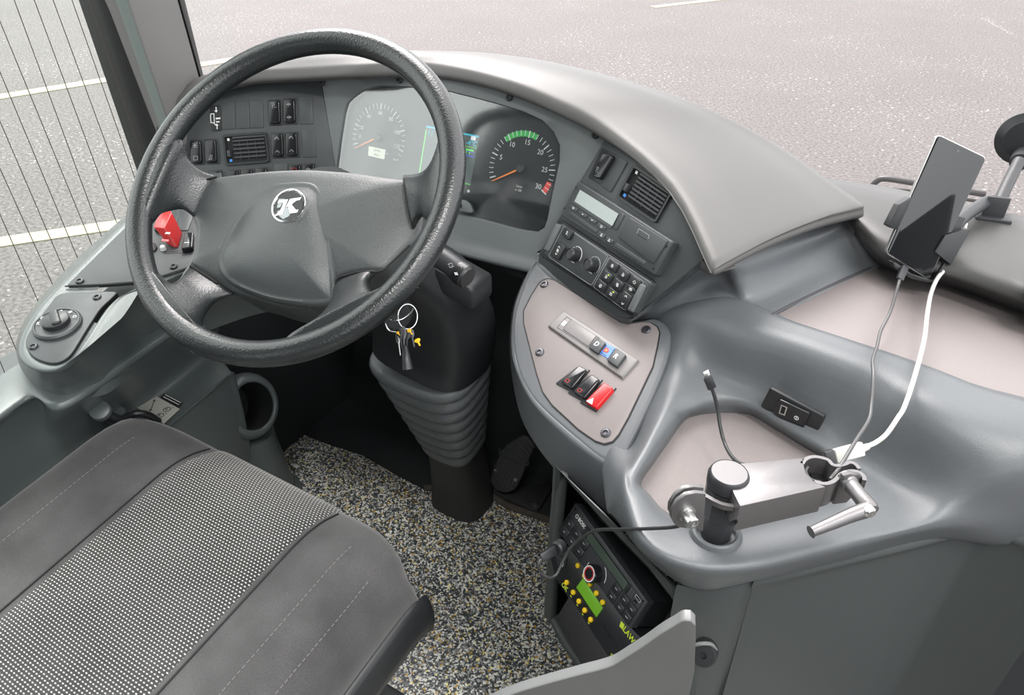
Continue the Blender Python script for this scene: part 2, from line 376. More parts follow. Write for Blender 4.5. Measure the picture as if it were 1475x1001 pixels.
mat('red_plastic', (.55, .03, .03), .3); mat('red_gloss', (.60, .008, .012), .28); mat('blue_mark', (.05, .25, .75), .4)
mat('white_cable', (.55, .55, .52), .35); mat('black_cable', (.03, .031, .033), .4); mat('grey_cable', (.07, .07, .072), .4)
mat('yellow_knob', (.90, .62, .01), .35); mat('yellow_tag', (.90, .50, .01), .4); mat('lime_text', (.60, .75, .05), .5)
mat('sticker_silver', (.42, .42, .38), .4); mat('rubber_black', (.022, .023, .024), .55, bump=.2, bscale=800)
mat('flap_grey', (.10, .102, .10), .5, bump=.08, bscale=1500); mat('flap_edge', (.16, .165, .165), .4)
mat('needle_orange', (1.0, .30, .05), .4); mat('green_band', (.05, .50, .10), .5); mat('red_band', (.85, .06, .04), .5)
emit('cyan_screen', (.05, .55, .75), 0.227); emit('green_line', (.15, .75, .12), 0.325); emit('green_lcd', (.13, .33, .02), 0.227)
emit('screen_grey', (.10, .13, .13), 0.163); emit('lcd_pale', (.50, .57, .55), .12); emit('odo_lcd', (.72, .74, .62), 0.227); emit('led_lime', (.5, .8, .05), 0.65)
emit('screen_white', (.8, .82, .85), 0.26); emit('screen_blue', (.08, .12, .7), 0.26)
# ================================================================ reference planes of the dash
CL = Plane(PD(700, 230, 1.23), (0, -.935, .352))
_a, _b = CL.at(460, 115), CL.at(483, 240); LF = seam_plane(_a, _b, 68)
_a, _b = CL.at(868, 212), CL.at(777, 365); RP = seam_plane(_a, _b, 118.7)
PT = Plane(PD(850, 500, 1.06), (-.158, -.405, .90))
TOPZ = lambda x, y, z: PZ(x, y, z)
dash = thing('dashboard', 'curved grey bus dashboard with a smooth hood, wrapping around the steering wheel', 'dashboard', (-.5, 1.1, 0))
# hood: far edge, crown, near lip, roll
far = [(236, 176, .84), (262, 142, .88), (300, 112, .90), (370, 90, .925), (450, 76, .935), (520, 75, .94), (600, 76.5, .94), (734, 81, .94), (868, 107, .93), (1003, 150, .905), (1114, 205.5, .87), (1190, 258, .845), (1238, 292, .83)]
near = [(242, 178, .83), (268, 150, .86), (300, 131, .885), (365, 112, .915), (430, 103, .925), (520, 96, .935), (600, 92, .938), (667, 99, .942), (734, 116, .938), (801, 143, .923), (877, 183, .90), (971, 264, .867), (1028, 372, .826)]
farP = [PZ(*p) for p in far]; nearP = [PZ(*p) for p in near]
def res(P, n):   # resample polyline to n points
    P = spline(P, 12); L = [0]
    for i in range(1, len(P)): L.append(L[-1]+(P[i]-P[i-1]).length)
    out = []; j = 0
    for k in range(n):
        t = L[-1]*k/(n-1)
        while j < len(L)-2 and L[j+1] < t: j += 1
        out.append(P[j].lerp(P[j+1], max(0, min(1, (t-L[j])/max(1e-9, L[j+1]-L[j])))))
    return out
farP, nearP = [PZ(*p) for p in far], [PZ(*p) for p in near]
for i, (x, y, z) in enumerate(near):
    if i <= 5: k_ = max(0, (i-3)/3); S_ = LF if i < 4 else CL; nearP[i] = S_.at(x, y, .035).lerp(nearP[i], k_)
for i, (x, y, z) in enumerate(far):
    if i <= 5: k_ = max(0, (i-3)/3); d_ = (LF.at(x, y)-C0).dot(FW)+.05; farP[i] = PD(x, y, d_).lerp(farP[i], k_)
# the right end edge between the tip and the near corner
rows = []
rows.append([p+V((0, .01, -.14 if i > 3 else -.02)) for i, p in enumerate(farP)]); rows.append([p+V((0, .012, -.02)) for p in farP]); rows.append(farP)
bul = .012
for t in (.12, .35, .65, .88):
    rows.append([a.lerp(b, t)+V((0, 0, bul*math.sin(math.pi*t))) for a, b in zip(farP, nearP)])
rows.append(nearP)
def inward(i):
    k = i/(len(nearP)-1); n = LF.n.lerp(CL.n, min(1, k/.35)) if k < .35 else CL.n.lerp(RP.n, min(1, (k-.35)/.5)); n = -n; n.z = 0; return n.normalized()   # away from the driver
rows.append([p-inward(i)*.007+V((0, 0, -.010)) for i, p in enumerate(nearP)])
fz = lambda i: 1 if i < len(nearP)-2 else .55
rows.append([p-inward(i)*.006+V((0, 0, -.018*fz(i))) for i, p in enumerate(nearP)])
rows.append([p+inward(i)*.006+V((0, 0, -.024*fz(i))) for i, p in enumerate(nearP)])
rows.append([p+inward(i)*.035+V((0, 0, -.026*fz(i))) for i, p in enumerate(nearP)])
# close the right end with a rolled column
for j, r in enumerate(rows):
    e = r[-1]; k = e-r[-2]; k.z = 0; k.normalize()
    if 2 <= j <= 7: r.append(e+k*.008+V((0, 0, -.008))); r.append(e+k*.008+V((0, 0, -.020))); r.append(e-k*.03+V((0, 0, -.032)))
    else: r.append(e+k*.001+V((0, 0, -.001))); r.append(e+k*.001+V((0, 0, -.002))); r.append(e-k*.02+V((0, 0, -.002)))
MB().grid(rows, 'hood_grey', 4, 3).build('hood', dash, ang=70, fix=False)
# instrument surround (flat moulded frame with the dial opening), switch board and radio board
def rise(S, pts, h0, h1, m, bev=.001): return MB().prism(S, pts, h0, h1, m, bev)
cl_out = [(459, 90), (520, 88), (600, 90), (700, 102), (800, 136), (876, 180), (868, 212), (825, 280), (777, 366), (700, 353), (640, 338), (560, 322), (500, 312), (495, 310), (483, 240)]
dial = [(484, 242), (489, 205), (491, 192), (496, 163), (500, 150), (510, 139), (526, 129), (547, 124), (593, 126), (647, 132), (709, 148), (750, 160), (779, 173), (795, 188), (805, 209), (805, 232), (795, 279), (787, 322), (782, 331), (774, 334), (750, 331), (690, 315), (600, 296), (497, 286), (484, 280)]
so_ = [(459, 90), (876, 180), (777, 366), (495, 310)]
def ring_plate(S, outer, inner, h, depth, m, n=96):
    """plate with a hole: both outlines resampled by angle about the hole centre"""
    cx = sum(p[0] for p in inner)/len(inner); cy = sum(p[1] for p in inner)/len(inner)
    def hit(poly, a):
        dx, dy = math.cos(a), math.sin(a); best = 0
        for i in range(len(poly)):
            x1, y1 = poly[i-1]; x2, y2 = poly[i]; ex, ey = x2-x1, y2-y1; den = dx*ey-dy*ex
            if abs(den) < 1e-9: continue
            t = ((x1-cx)*ey-(y1-cy)*ex)/den; u = ((x1-cx)*dy-(y1-cy)*dx)/den
            if t > 0 and -1e-6 <= u <= 1+1e-6: best = max(best, t)
        return (cx+dx*best, cy+dy*best)
    I = []; O = []
    for k in range(n):
        a = 2*math.pi*k/n; I.append(hit(inner, a)); O.append(hit(outer, a))
    mb = MB()
    def lerp(p, q, t): return (p[0]+(q[0]-p[0])*t, p[1]+(q[1]-p[1])*t)
    rings = [[S.at(*p, h-depth) for p in O], [S.at(*p, h) for p in O], [S.at(*lerp(i, o, .04), h) for i, o in zip(I, O)], [S.at(*i, h-.003) for i in I], [S.at(*i, h-depth) for i in I]]
    mb.loft(rings, m, caps=False); return mb
ring_plate(CL, cl_out, dial, 0, .022, 'panel_grey').build('instrument_surround', dash, fix=True, ang=50)
# lower lip under the instruments
lipa = [(560, 318), (640, 336), (700, 351), (777, 367)]; lp = []
for off, dz, dy in ((0, 0, 0), (6, -.004, -.01), (14, -.014, -.012), (20, -.026, .0), (22, -.04, .03)):
    pass
A = [CL.at(x, y) for x, y in [(380, 300), (500, 308), (640, 334), (700, 349), (777, 366)]]
MB().grid([[a+V((0, 0, .0)) for a in A], [a+V((0, -.006, -.006)) for a in A], [a+V((0, -.022, -.014)) for a in A], [a+V((0, -.026, -.022)) for a in A], [a+V((0, -.010, -.030)) for a in A], [a+V((0, .06, -.036)) for a in A]], 'dash_grey', 4, 3).build('lower_lip', dash, ang=60)
MB().prism3([V((-1.30, .93, .655)), V((-.95, .99, .655)), V((-.45, .93, .655)), V((-.25, .80, .655)), V((.9, .98, .655)), V((1.1, 1.42, .655)), V((-1.30, 1.42, .655))], (0, 0, 1), -.012, 0, 'black_plastic').build('light_block_deck', dash)  # unseen deck added to keep windscreen daylight out of the footwell
# left switch board
lf_out = [(232, 190), (262, 150), (300, 128), (380, 108), (459, 92), (483, 240), (489, 300), (400, 320), (300, 320), (232, 300)]
MB().prism(LF, lf_out, -.012, .0015, 'panel_black', .001).build('switch_board', dash)
# end cap behind the wheel
e0 = [LF.at(*p, .03) for p in [(244, 168), (240, 190), (240, 220), (245, 260)]]
e1 = [LF.at(250, 160), LF.at(240, 190), LF.at(240, 220), LF.at(250, 260)]
MB().grid([e0, [a.lerp(b, .5)+V((.0, -.012, .0)) for a, b in zip(e0, e1)], e1], 'dash_grey', 3, 3).build('end_cap', dash, ang=60)
# right board
rp_out = [(868, 186), (880, 190), (935, 223), (975, 262), (1005, 308), (1027, 362), (1000, 386), (950, 426), (906, 458), (890, 456), (830, 424), (776, 378), (777, 366), (825, 283)]
MB().prism(RP, rp_out, -.012, .0015, 'panel_black', .001).build('radio_board', dash)
# fairing right of the radio board and under the hood
fa = [[RP.at(903, 458, -.02), RP.at(945, 424, -.02), RP.at(985, 390, -.02), RP.at(1029, 352, -.01), PZ(1062, 360, .81), PZ(1135, 335, .805), PZ(1208, 300, .80), PZ(1240, 275, .79)],
      [RP.at(903, 462, -.004), RP.at(945, 430, -.004), RP.at(985, 399, -.004), RP.at(1029, 362, -.004), PZ(1060, 384, .795), PZ(1130, 362, .79), PZ(1205, 330, .79), PZ(1232, 310, .785)],
      [RP.at(905, 461, -.008), PZ(952, 438, .715), PZ(998, 408, .748), PZ(1040, 392, .77), PZ(1066, 402, .775), PZ(1135, 380, .77), PZ(1212, 345, .772), PZ(1245, 340, .775)],
      [PZ(908, 462, PT.at(908, 462).z-.002), PZ(955, 449, .70), PZ(1010, 438, .728), PZ(1050, 425, .745), PZ(1080, 430, .75), PZ(1140, 408, .752), PZ(1225, 372, .755), PZ(1262, 366, .76)],
      [PZ(912, 464, PT.at(912, 464).z-.012), PZ(962, 458, .69), PZ(1022, 460, .715), PZ(1060, 455, .732), PZ(1100, 458, .742), PZ(1150, 440, .745), PZ(1228, 400, .745), PZ(1285, 378, .745)]]
MB().grid(fa, 'console_grey', 4, 4).build('fairing', dash, ang=70)
# right windshield shelf of the dash
sh = [[PZ(1180, 270, .70), PZ(1280, 272, .70), PZ(1380, 296, .70), PZ(1475, 318, .70), PZ(1620, 350, .70)],
      [PZ(1180, 255, .795), PZ(1255, 267, .80), PZ(1380, 292, .80), PZ(1475, 312, .80), PZ(1620, 348, .80)],
      [PZ(1185, 275, .806), PZ(1262, 300, .808), PZ(1380, 325, .808), PZ(1475, 350, .808), PZ(1620, 385, .808)],
      [PZ(1200, 300, .80), PZ(1265, 335, .80), PZ(1380, 370, .80), PZ(1475, 405, .80), PZ(1620, 450, .80)],
      [PZ(1215, 315, .786), PZ(1270, 362, .785), PZ(1375, 396, .785), PZ(1475, 431, .785), PZ(1620, 480, .785)],
      [PZ(1218, 322, .775), PZ(1270, 374, .772), PZ(1375, 404, .772), PZ(1475, 440, .772), PZ(1620, 490, .772)],
      [PZ(1218, 330, .76), PZ(1272, 388, .738), PZ(1375, 418, .738), PZ(1475, 455, .738), PZ(1620, 506, .738)]]
for r in sh: e = r[-1]; r.append(V((1.12, 1.28 if e.y > 1.2 else e.y+.06, e.z)))
MB().grid(sh, 'shelf_grey', 5, 3).build('windshield_shelf', dash, ang=70)
PADP = Plane(PZ(1300, 480, .742), (0, 0, 1))
pad = rpoly([(1112, 457), (1210, 409), (1285, 374), (1475, 440), (1800, 540), (2100, 640), (2100, 860), (1700, 690), (1475, 592), (1250, 507), (1180, 483)], 10)
MB().prism(PADP, pad, -.02, .003, 'pad_leather', .003).build('leather_pad', dash)
mat('seam_dark', (.05, .05, .055), .6)
MB().tube([PADP.at(*p, .003) for p in [(1110, 458), (1160, 432), (1210, 408), (1250, 390), (1284, 377)]], .0025, 'seam_dark').build('pad_seam', dash)
# screws
def screw(S, x, y, parent, r=.0062, m='black_plastic', h=.0015, name='screw'):
    c = S.at(x, y, h)
    return MB().lathe(c, S.n, [(r, -.001), (r, .0014), (r*.82, .0026), (r*.5, .0028), (r*.45, .0012), (.0001, .0010)], m, 16, caps=False).build(name, parent)
for S, L in ((CL, [(465, 119), (576, 115), (734, 140), (858, 194)]), (RP, [(996, 317)])):
    for x, y in L: screw(S, x, y, dash, h=.0008)
screw(PT.off(.01), 803, 330, dash)
class LS:
    """metric frame on a plane: x right, y down, origin at a surveyed point"""
    def __init__(s, S, px, py, u=(1, 0), h=0.0, o=None):
        s.n = S.n; s.o = (S.at(px, py) if o is None else V(o))+S.n*h
        e = S.at(px+u[0]*20, py+u[1]*20)-S.at(px, py); e -= s.n*e.dot(s.n); s.ex = e.normalized(); s.ey = s.n.cross(s.ex)
    def at(s, x, y, h=0.0): return s.o+s.ex*x-s.ey*y+s.n*h
    def xy(s, S, px, py): d = S.at(px, py)-s.o; return (d.dot(s.ex), -d.dot(s.ey))
I2 = lambda x, y: (x, y)
def rr(x0, y0, x1, y1, r=0, n=3): return rpoly([(x0, y0), (x1, y0), (x1, y1), (x0, y1)], r, n) if r else [(x0, y0), (x1, y0), (x1, y1), (x0, y1)]
def circ(cx, cy, r, n=20, ry=None): return [(cx+r*math.cos(2*math.pi*k/n), cy+(ry or r)*math.sin(2*math.pi*k/n)) for k in range(n)]
# ---------------------------------------------------------------- icons: strokes in unit square (-.5...5, y down)
ICON = {
 'arc_up': [[(-.35, .15), (-.2, -.15), (.1, -.25), (.35, .2)], [(-.2, .1), (.1, -.25)]],
 'cross': [[(-.35, -.35), (.35, .35)], [(.35, -.35), (-.35, .35)], [(-.4, 0), (.4, 0)], [(0, -.4), (0, .4)]],
 'box': [[(-.35, -.3), (.35, -.3), (.35, .3), (-.35, .3), (-.35, -.3)]],
 'seat': [[(-.3, .35), (.2, .35), (.3, -.3), (0, -.35), (-.15, .1), (-.3, .35)], [(-.05, .1), (.1, .1)]],
 'lamp': [[(-.3, -.4), (.1, -.4), (.1, 0), (-.2, 0), (-.3, -.4)], [(-.2, 0), (-.2, .4)], [(.1, .3), (.45, .3)]],
 'arrows': [[(-.4, 0), (-.1, 0)], [(-.25, -.12), (-.1, 0), (-.25, .12)], [(.4, 0), (.1, 0)], [(.25, -.12), (.1, 0), (.25, .12)], [(0, -.3), (0, .3)]],
 'fan': [[(-.3, -.3), (0, -.3), (0, 0), (-.3, 0), (-.3, -.3)], [(.05, .05), (.35, .05), (.35, .35), (.05, .35), (.05, .05)], [(.05, -.35), (.35, -.05)], [(-.35, .05), (-.05, .35)]],
 'up': [[(-.35, .2), (0, -.15), (.35, .2)]], 'down': [[(-.35, -.2), (0, .15), (.35, -.2)]],
 'sun': [[(.2*math.cos(a), .2*math.sin(a)) for a in [k*math.pi/4 for k in range(9)]]]+[[(.28*math.cos(a), .28*math.sin(a)), (.42*math.cos(a), .42*math.sin(a))] for a in [k*math.pi/4 for k in range(8)]],
 'recirc': [[(.35*math.cos(a), .35*math.sin(a)) for a in [k*.5 for k in range(5)]], [(.35*math.cos(a), .35*math.sin(a)) for a in [3.2+k*.5 for k in range(5)]], [(.5, -.1), (.35, 0), (.2, -.1)], [(-.5, .1), (-.35, 0), (-.2, .1)]],
 'person': [[(-.3, -.35), (.0, -.35), (-.0, .35), (.15, .35)], [(-.3, -.1), (-.3, .35)], [(.25, -.2), (.25, .3)]],
 'heat': [[(-.4, -.3), (-.3, 0), (-.4, .3)], [(-.1, -.3), (0, 0), (-.1, .3)], [(.25, .3), (.25, -.3)], [(.1, .3), (.4, .3)]],
 'clock': [[(.36*math.cos(a), .36*math.sin(a)) for a in [k*math.pi/6 for k in range(13)]], [(0, -.2), (0, .2)]],
 'tri': [[(-.4, .35), (.4, .35), (0, -.4), (-.4, .35)]],
 'waves': [[(-.45, .2), (-.3, -.2), (-.15, .2), (0, -.2), (.15, .2), (.3, -.2), (.45, .2)], [(-.45, .35), (.45, .35)]],
 'car': [[(-.4, .2), (-.4, -.2), (-.1, -.35), (.3, -.2), (.4, .1), (.4, .2), (-.4, .2)]],
}
def icon(mb, L, name, cx, cy, s, m, w=.0006, h=0.0004, sy=None):
    for ln in ICON[name]: mb.stroke(L, [(cx+x*s, cy+y*(sy or s)) for x, y in ln], w, h, m)
    return mb
# ---------------------------------------------------------------- rocker switch
def rocker(L, cx, cy, w, hgt, parent, top=None, bot=None, body='black_gloss', mark='grey_mark', hh=.0075, name='rocker_switch', label=None, frame='black_plastic'):
    mb = MB()
    fw, fh = w*.5+.0022, hgt*.5+.0026
    mb.prism(L, rr(cx-fw, cy-fh, cx+fw, cy+fh, .002), -.002, .0016, frame, .0006)
    mb.prism(L, rr(cx-w*.5, cy-hgt*.5, cx+w*.5, cy+hgt*.5, w*.26, 4), -.002, hh, body, .0016, 3)
    if top: icon(mb, L, top, cx, cy-hgt*.28, w*.52, mark, .0006, hh+.0002)
    if bot: icon(mb, L, bot, cx, cy+hgt*.28, w*.52, mark, .0006, hh+.0002)
    o = mb.build(name, parent, ang=50)
    if label: o['label'] = label
    return o
def blank(L, cx, cy, w, h, parent, m='panel_black', name='blank_cover'):
    return MB().prism(L, rr(cx-w/2, cy-h/2, cx+w/2, cy+h/2, .002), -.001, .0014, m, .0006).build(name, parent, ang=50)
# ---------------------------------------------------------------- air vent
def vent(S, quad, name, label, nb=5, nc=3):
    q = bil(quad); c = q(.5, .5)
    t = thing(name, label, 'air vent', S.at(*c))
    F1 = MB()
    o = [q(*p) for p in rr(0, 0, 1, 1, .06)]; i = [q(*p) for p in rr(.05, .08, .96, .93, .03)]
    ring_plate(S, o, i, .006, .014, 'black_plastic', 64).build('vent_frame', t, fix=True)
    MB().flat(S, [q(.05, .08), q(.96, .08), q(.96, .93), q(.05, .93)], .0018, 'deep_black').build('backing', t)
    for k in range(nb):
        y = .20+k*(.64/(nb-.2)); m = MB(); a = [S.at(*q(.22, y)), S.at(*q(.94, y)), S.at(*q(.94, y+.055)), S.at(*q(.22, y+.055))]
        n = S.n; m.raw([p+n*z for z in (.0022, .0055) for p in a], [(4, 5, 6, 7), (0, 3, 2, 1), (0, 1, 5, 4), (1, 2, 6, 5), (2, 3, 7, 6), (3, 0, 4, 7)], 'dark_plastic'); m.build('slat', t)
    for k in range(nc):
        x = .36+k*.18; m = MB(); a = [S.at(*q(x, .19)), S.at(*q(x+.012, .19)), S.at(*q(x+.012, .86)), S.at(*q(x, .86))]
        m.raw([p+S.n*z for z in (.0020, .0040) for p in a], [(4, 5, 6, 7), (0, 1, 5, 4), (1, 2, 6, 5), (2, 3, 7, 6), (3, 0, 4, 7)], 'dark_plastic'); m.build('divider', t)
    MB().prism(S, [q(.22, .09), q(.95, .09), q(.95, .16), q(.22, .16)], .002, .0055, 'dark_plastic', .0005).build('top_bar', t)
    w_ = MB().prism(S, [q(*p) for p in rr(.085, .52, .155, .74, .02)], .002, .009, 'dark_plastic', .001); w_.build('thumb_wheel', t)
    m = MB(); m.flat(S, [q(.09, .12), q(.14, .12), q(.14, .20), q(.09, .20)], .0024, 'white_mark'); m.build('open_mark', t)
    m = MB(); m.flat(S, [q(.09, .80), q(.15, .80), q(.15, .88), q(.09, .88)], .0024, 'blue_mark'); m.build('closed_mark', t)
    return t
vent(LF, mp(z1, [(645, 522), (934, 502), (955, 702), (668, 724)]), 'air_vent', 'square slatted air vent in the switch board left of the speedometer')
vent(RP, mp(z3, [(520, 190), (712, 322), (625, 478), (435, 350)]), 'air_vent', 'slanted slatted air vent under the hood beside the tachograph', 6)
# ---------------------------------------------------------------- left switch panel contents (parts of a removable switch cluster)
lsw = thing('switch_panel', 'black rocker switches and blank covers seen through the top of the steering wheel', 'switch panel', LF.at(380, 200))
def LFq(x, y): px, py = z1(x, y); return LS(LF, px, py, (21, -.7), .0015)
W_, H_ = .0215, .050
def lrock(x, y, **k): L = LFq(x, y); return rocker(L, 0, 0, W_, H_, lsw, **k)
sc_ = (LF.at(400, 170)-LF.at(421, 169.4)).length/20.9   # metres per px along u
hv = (LF.at(400, 150)-LF.at(403.3, 185)).length/35.1
W_ = 16.5*sc_*.98; H_ = 33*hv
for x, y, a, b in [(990, 375, 'lamp', None), (1088, 368, 'arrows', 'arrows'), (1010, 590, 'arc_up', 'up'), (1103, 585, 'arc_up', 'up'), (478, 635, 'cross', 'box'), (575, 630, None, 'seat'),
                   (600, 832, None, None), (720, 828, None, None), (812, 822, None, None), (908, 815, None, None), (1215, 790, 'arrows', None)]: lrock(x, y, top=a, bot=b)
L = LFq(1125, 795); rocker(L, 0, 0, W_, H_, lsw, body='black_gloss', top='box', mark='red_plastic', label='rocker switch with a red mark')
for x, y in [(680, 395), (775, 390), (865, 385), (1190, 360), (1208, 578), (1030, 800)]:
    blank(LFq(x, y), 0, 0, 88/4.55*sc_, 182/4.55*hv, lsw)
L = LFq(600, 412); mb = MB().prism(L, rr(-.0105, -.024, .0105, .024, .004), -.001, .0016, 'black_plastic', .0006)
mb.stroke(L, [(-.010, -.006), (-.010, .008), (-.003, .009), (-.003, -.008), (-.009, -.008)], .0014, .0019, 'white_mark', closed=True)
mb.stroke(L, [(-.004, .009), (.0, .013)], .0016, .0019, 'white_mark'); mb.stroke(L, [(0.001, .001), (.009, .0005)], .0028, .0019, 'white_mark'); mb.stroke(L, [(.001, .007), (.007, .007)], .0022, .0019, 'white_mark')
for sgn, y0 in ((1, -.020), (-1, .020)):
    mb.stroke(L, [(.002, y0), (.002, y0+sgn*.006)], .0018, .0019, 'white_mark'); mb.flat(L, [(-.0015, y0+sgn*.006), (.0055, y0+sgn*.006), (.002, y0+sgn*.010)], .0021, 'white_mark')
mb.build('height_sign', lsw)
# ---------------------------------------------------------------- instrument cluster
CD = CL.off(-.012)
ic = thing('instrument_cluster', 'wide instrument cluster with speedometer, screen and rev counter behind the steering wheel', 'instrument cluster', CL.at(650, 300))
mat('dial_face', (.022, .026, .028), .35)
inner = [p for p in dial]
MB().prism(CD, inner, -.01, 0, 'dial_face').build('dial_face', ic)
def gauge(px, py, a0px, a1px, v0, v1, R_, name, labels, ticks_major, step, bands, needle, numr, ts):
    L = LS(CD, px, py, (10, 2.4), .0003)
    ang = lambda p: math.atan2(L.xy(CD, *p)[1], L.xy(CD, *p)[0])
    A0 = ang(a0px); A1 = ang(a1px)
    while A1 < A0: A1 += 2*math.pi
    fa_ = lambda v: A0+(A1-A0)*(v-v0)/(v1-v0)
    mb = MB()
    n = int(round((v1-v0)/step))
    for k in range(n+1):
        v = v0+k*step; a = fa_(v); maj = abs(v/ticks_major-round(v/ticks_major)) < 1e-6
        r0 = R_*(.83 if maj else .87); c, s = math.cos(a), math.sin(a)
        mb.stroke(L, [(r0*c, r0*s), (R_*c, R_*s)], .0018 if maj else .0010, .0004, 'white_mark')
    for va, vb, m in bands:
        P = [fa_(va+(vb-va)*k/16) for k in range(17)]
        pts = [(R_*.99*math.cos(a), R_*.99*math.sin(a)) for a in P]+[(R_*.84*math.cos(a), R_*.84*math.sin(a)) for a in P[::-1]]
        mb.raw([L.at(x, y, .0002) for x, y in pts], [(i, i+1, 32-i, 33-i) for i in range(16)], m)
    for v, t in labels:
        a = fa_(v); r = R_*numr; mb.text(LSo(L, r*math.cos(a), r*math.sin(a)), I2, t, 'white_mark', .0006, ts)
    o = mb.build(name, ic)
    a = ang(needle); c, s = math.cos(a), math.sin(a); nd = MB()
    nd.raw([L.at(*p, h) for h in (.004, .0052) for p in [(-s*.0016, c*.0016), (s*.0016, -c*.0016), (R_*.93*c+s*.0007, R_*.93*s-c*.0007), (R_*.93*c-s*.0007, R_*.93*s+c*.0007)]],
           [(4, 5, 6, 7), (3, 2, 1, 0), (0, 1, 5, 4), (1, 2, 6, 5), (2, 3, 7, 6), (3, 0, 4, 7)], 'needle_orange'); nd.build('needle', o)
    MB().lathe(L.at(0, 0), CD.n, [(.0075, 0), (.0072, .006), (.006, .0075), (.0001, .0078)], 'panel_black', 20, caps=False).build('needle_hub', o)
    return o, L
class LSo:
    def __init__(s, L, dx, dy, h=0.0): s.n = L.n; s.o = L.at(dx, dy, h); s.ex = L.ex; s.ey = L.ey
    at = LS.at; xy = LS.xy
tc_ = z2(1006, 568); Lr = (CD.at(*z2(1006, 568))-CD.at(*z2(1185, 577))).length
gauge(*tc_, z2(848, 612), z2(1130, 698), 0, 30, Lr, 'rev_counter', [(5, '5'), (10, '10'), (15, '15'), (20, '20'), (25, '25'), (30, '30')], 5, 1, [(9, 17, 'green_band'), (27.6, 30, 'red_band')], z2(860, 632), .70, .0115)
sc2 = z2(243, 403); Ls = (CD.at(*sc2)-CD.at(*z2(385, 418))).length
gauge(*sc2, z2(108, 437), z2(362, 500), 0, 125, Ls, 'speedometer', [(8, '0'), (20, '20'), (40, '40'), (60, '60'), (80, '80'), (100, '100'), (118, '120')], 20, 5, [], z2(115, 463), .72, .0095)
mb = MB(); q = mp(z2, [(192, 447), (281, 466), (273, 518), (188, 497)]); mb.prism(CD, q, 0, .001, 'odo_lcd'); L = LS(CD, *z2(236, 472), (10, 2.2), .0012)
mb.text(L, I2, '34798', 'dial_face', .0003, .006); mb.text(LSo(L, .001, .0075), I2, '896.1', 'dial_face', .0003, .006); mb.build('odometer_display', ic)
mb = MB(); L = LS(CD, *z2(336, 520), (10, 2.2)); mb.text(L, I2, 'km/h', 'white_mark', .0006, .006); L = LS(CD, *z2(290, 487), (10, 2.2)); mb.text(L, I2, 'km', 'white_mark', .0006, .0045)
L = LS(CD, *z2(994, 663), (10, 2.4)); mb.text(L, I2, '1/min', 'white_mark', .0006, .0055); mb.text(LSo(L, 0, .006), I2, 'x 100', 'white_mark', .0006, .0055); mb.build('dial_lettering', ic)
# driver information screen
q = bil(mp(z2, [(500, 338), (781, 392), (735, 655), (460, 590)])); mb = MB()
mb.prism(CD, [q(0, 0), q(1, 0), q(1, 1), q(0, 1)], 0, .0012, 'screen_grey')
mb.flat(CD, [q(0, 0), q(1, 0), q(1, .035), q(0, .035)], .0014, 'cyan_screen'); mb.flat(CD, [q(0, .08), q(.018, .08), q(.018, 1), q(0, 1)], .0014, 'green_line'); mb.flat(CD, [q(0, .985), q(1, .985), q(1, 1), q(0, 1)], .0014, 'green_line')
mb.flat(CD, [q(.72, .25), q(1, .25), q(1, .262), q(.72, .262)], .0014, 'green_line')
mb.flat(CD, [q(.86, .03), q(.95, .03), q(.95, .11), q(.86, .11)], .0016, 'screen_white')
L = LS(CD, *q(.89, .18), (10, 2.2)); mb.text(L, I2, '-4\u00b0C', 'cyan_screen', .0018, .0115, bold=True); L = LS(CD, *q(.10, .14), (10, 2.2)); mb.text(L, I2, '11', 'cyan_screen', .0018, .013)
mb.flat(CD, [q(.80, .30), q(.95, .30), q(.95, .335), q(.80, .335)], .0016, 'green_line'); mb.flat(CD, [q(.80, .35), q(.825, .35), q(.825, .40), q(.80, .40)], .0016, 'green_line'); mb.flat(CD, [q(.87, .35), q(.89, .35), q(.89, .40), q(.87, .40)], .0016, 'green_line')
mb.flat(CD, [q(.79, .42), q(.98, .42), q(.98, .445), q(.79, .445)], .0016, 'screen_blue'); mb.flat(CD, [q(.81, .345), q(.97, .345), q(.97, .36), q(.81, .36)], .0016, 'screen_blue')
L = LS(CD, *z2(723, 687), (10, 2.2)); mb.prism(L, circ(0, 0, .0025), 0, .0006, 'white_mark'); mb.build('driver_screen', ic)
# lens: clear glossy cover, slightly domed
mat('lens_tmp', (0, 0, 0), .1); glass('lens_clear', (.93, .95, .95), gloss=.20, rough=.10)
def lens_pts(scale, h): 
    cx = sum(p[0] for p in dial)/len(dial); cy = sum(p[1] for p in dial)/len(dial)
    return [CL.at(cx+(x-cx)*scale, cy+(y-cy)*scale, h) for x, y in dial]
mb = MB(); mb.loft([lens_pts(1.0, -.0035), lens_pts(.9, -.0028), lens_pts(.7, -.0018), lens_pts(.45, -.0012), lens_pts(.2, -.001)], 'lens_clear', caps=False)
mb.raw(lens_pts(.2, -.001), [tuple(range(len(dial)))], 'lens_clear'); mb.build('lens', ic, ang=60)
L = LS(CL, *z2(684, 764), (10, 2.6), .001)
mb = MB().prism(CL, rpoly(mp(z2, [(600, 735), (650, 733), (700, 733), (728, 755), (745, 805), (560, 770)]), 4), -.004, .0045, 'panel_grey', .001); mb.build('reset_housing', ic)
MB().lathe(L.at(0, 0, .003), CL.n, [(.0045, 0), (.0045, .004), (.003, .006), (.0001, .0063)], 'black_plastic', 16, caps=False).build('reset_button', ic)
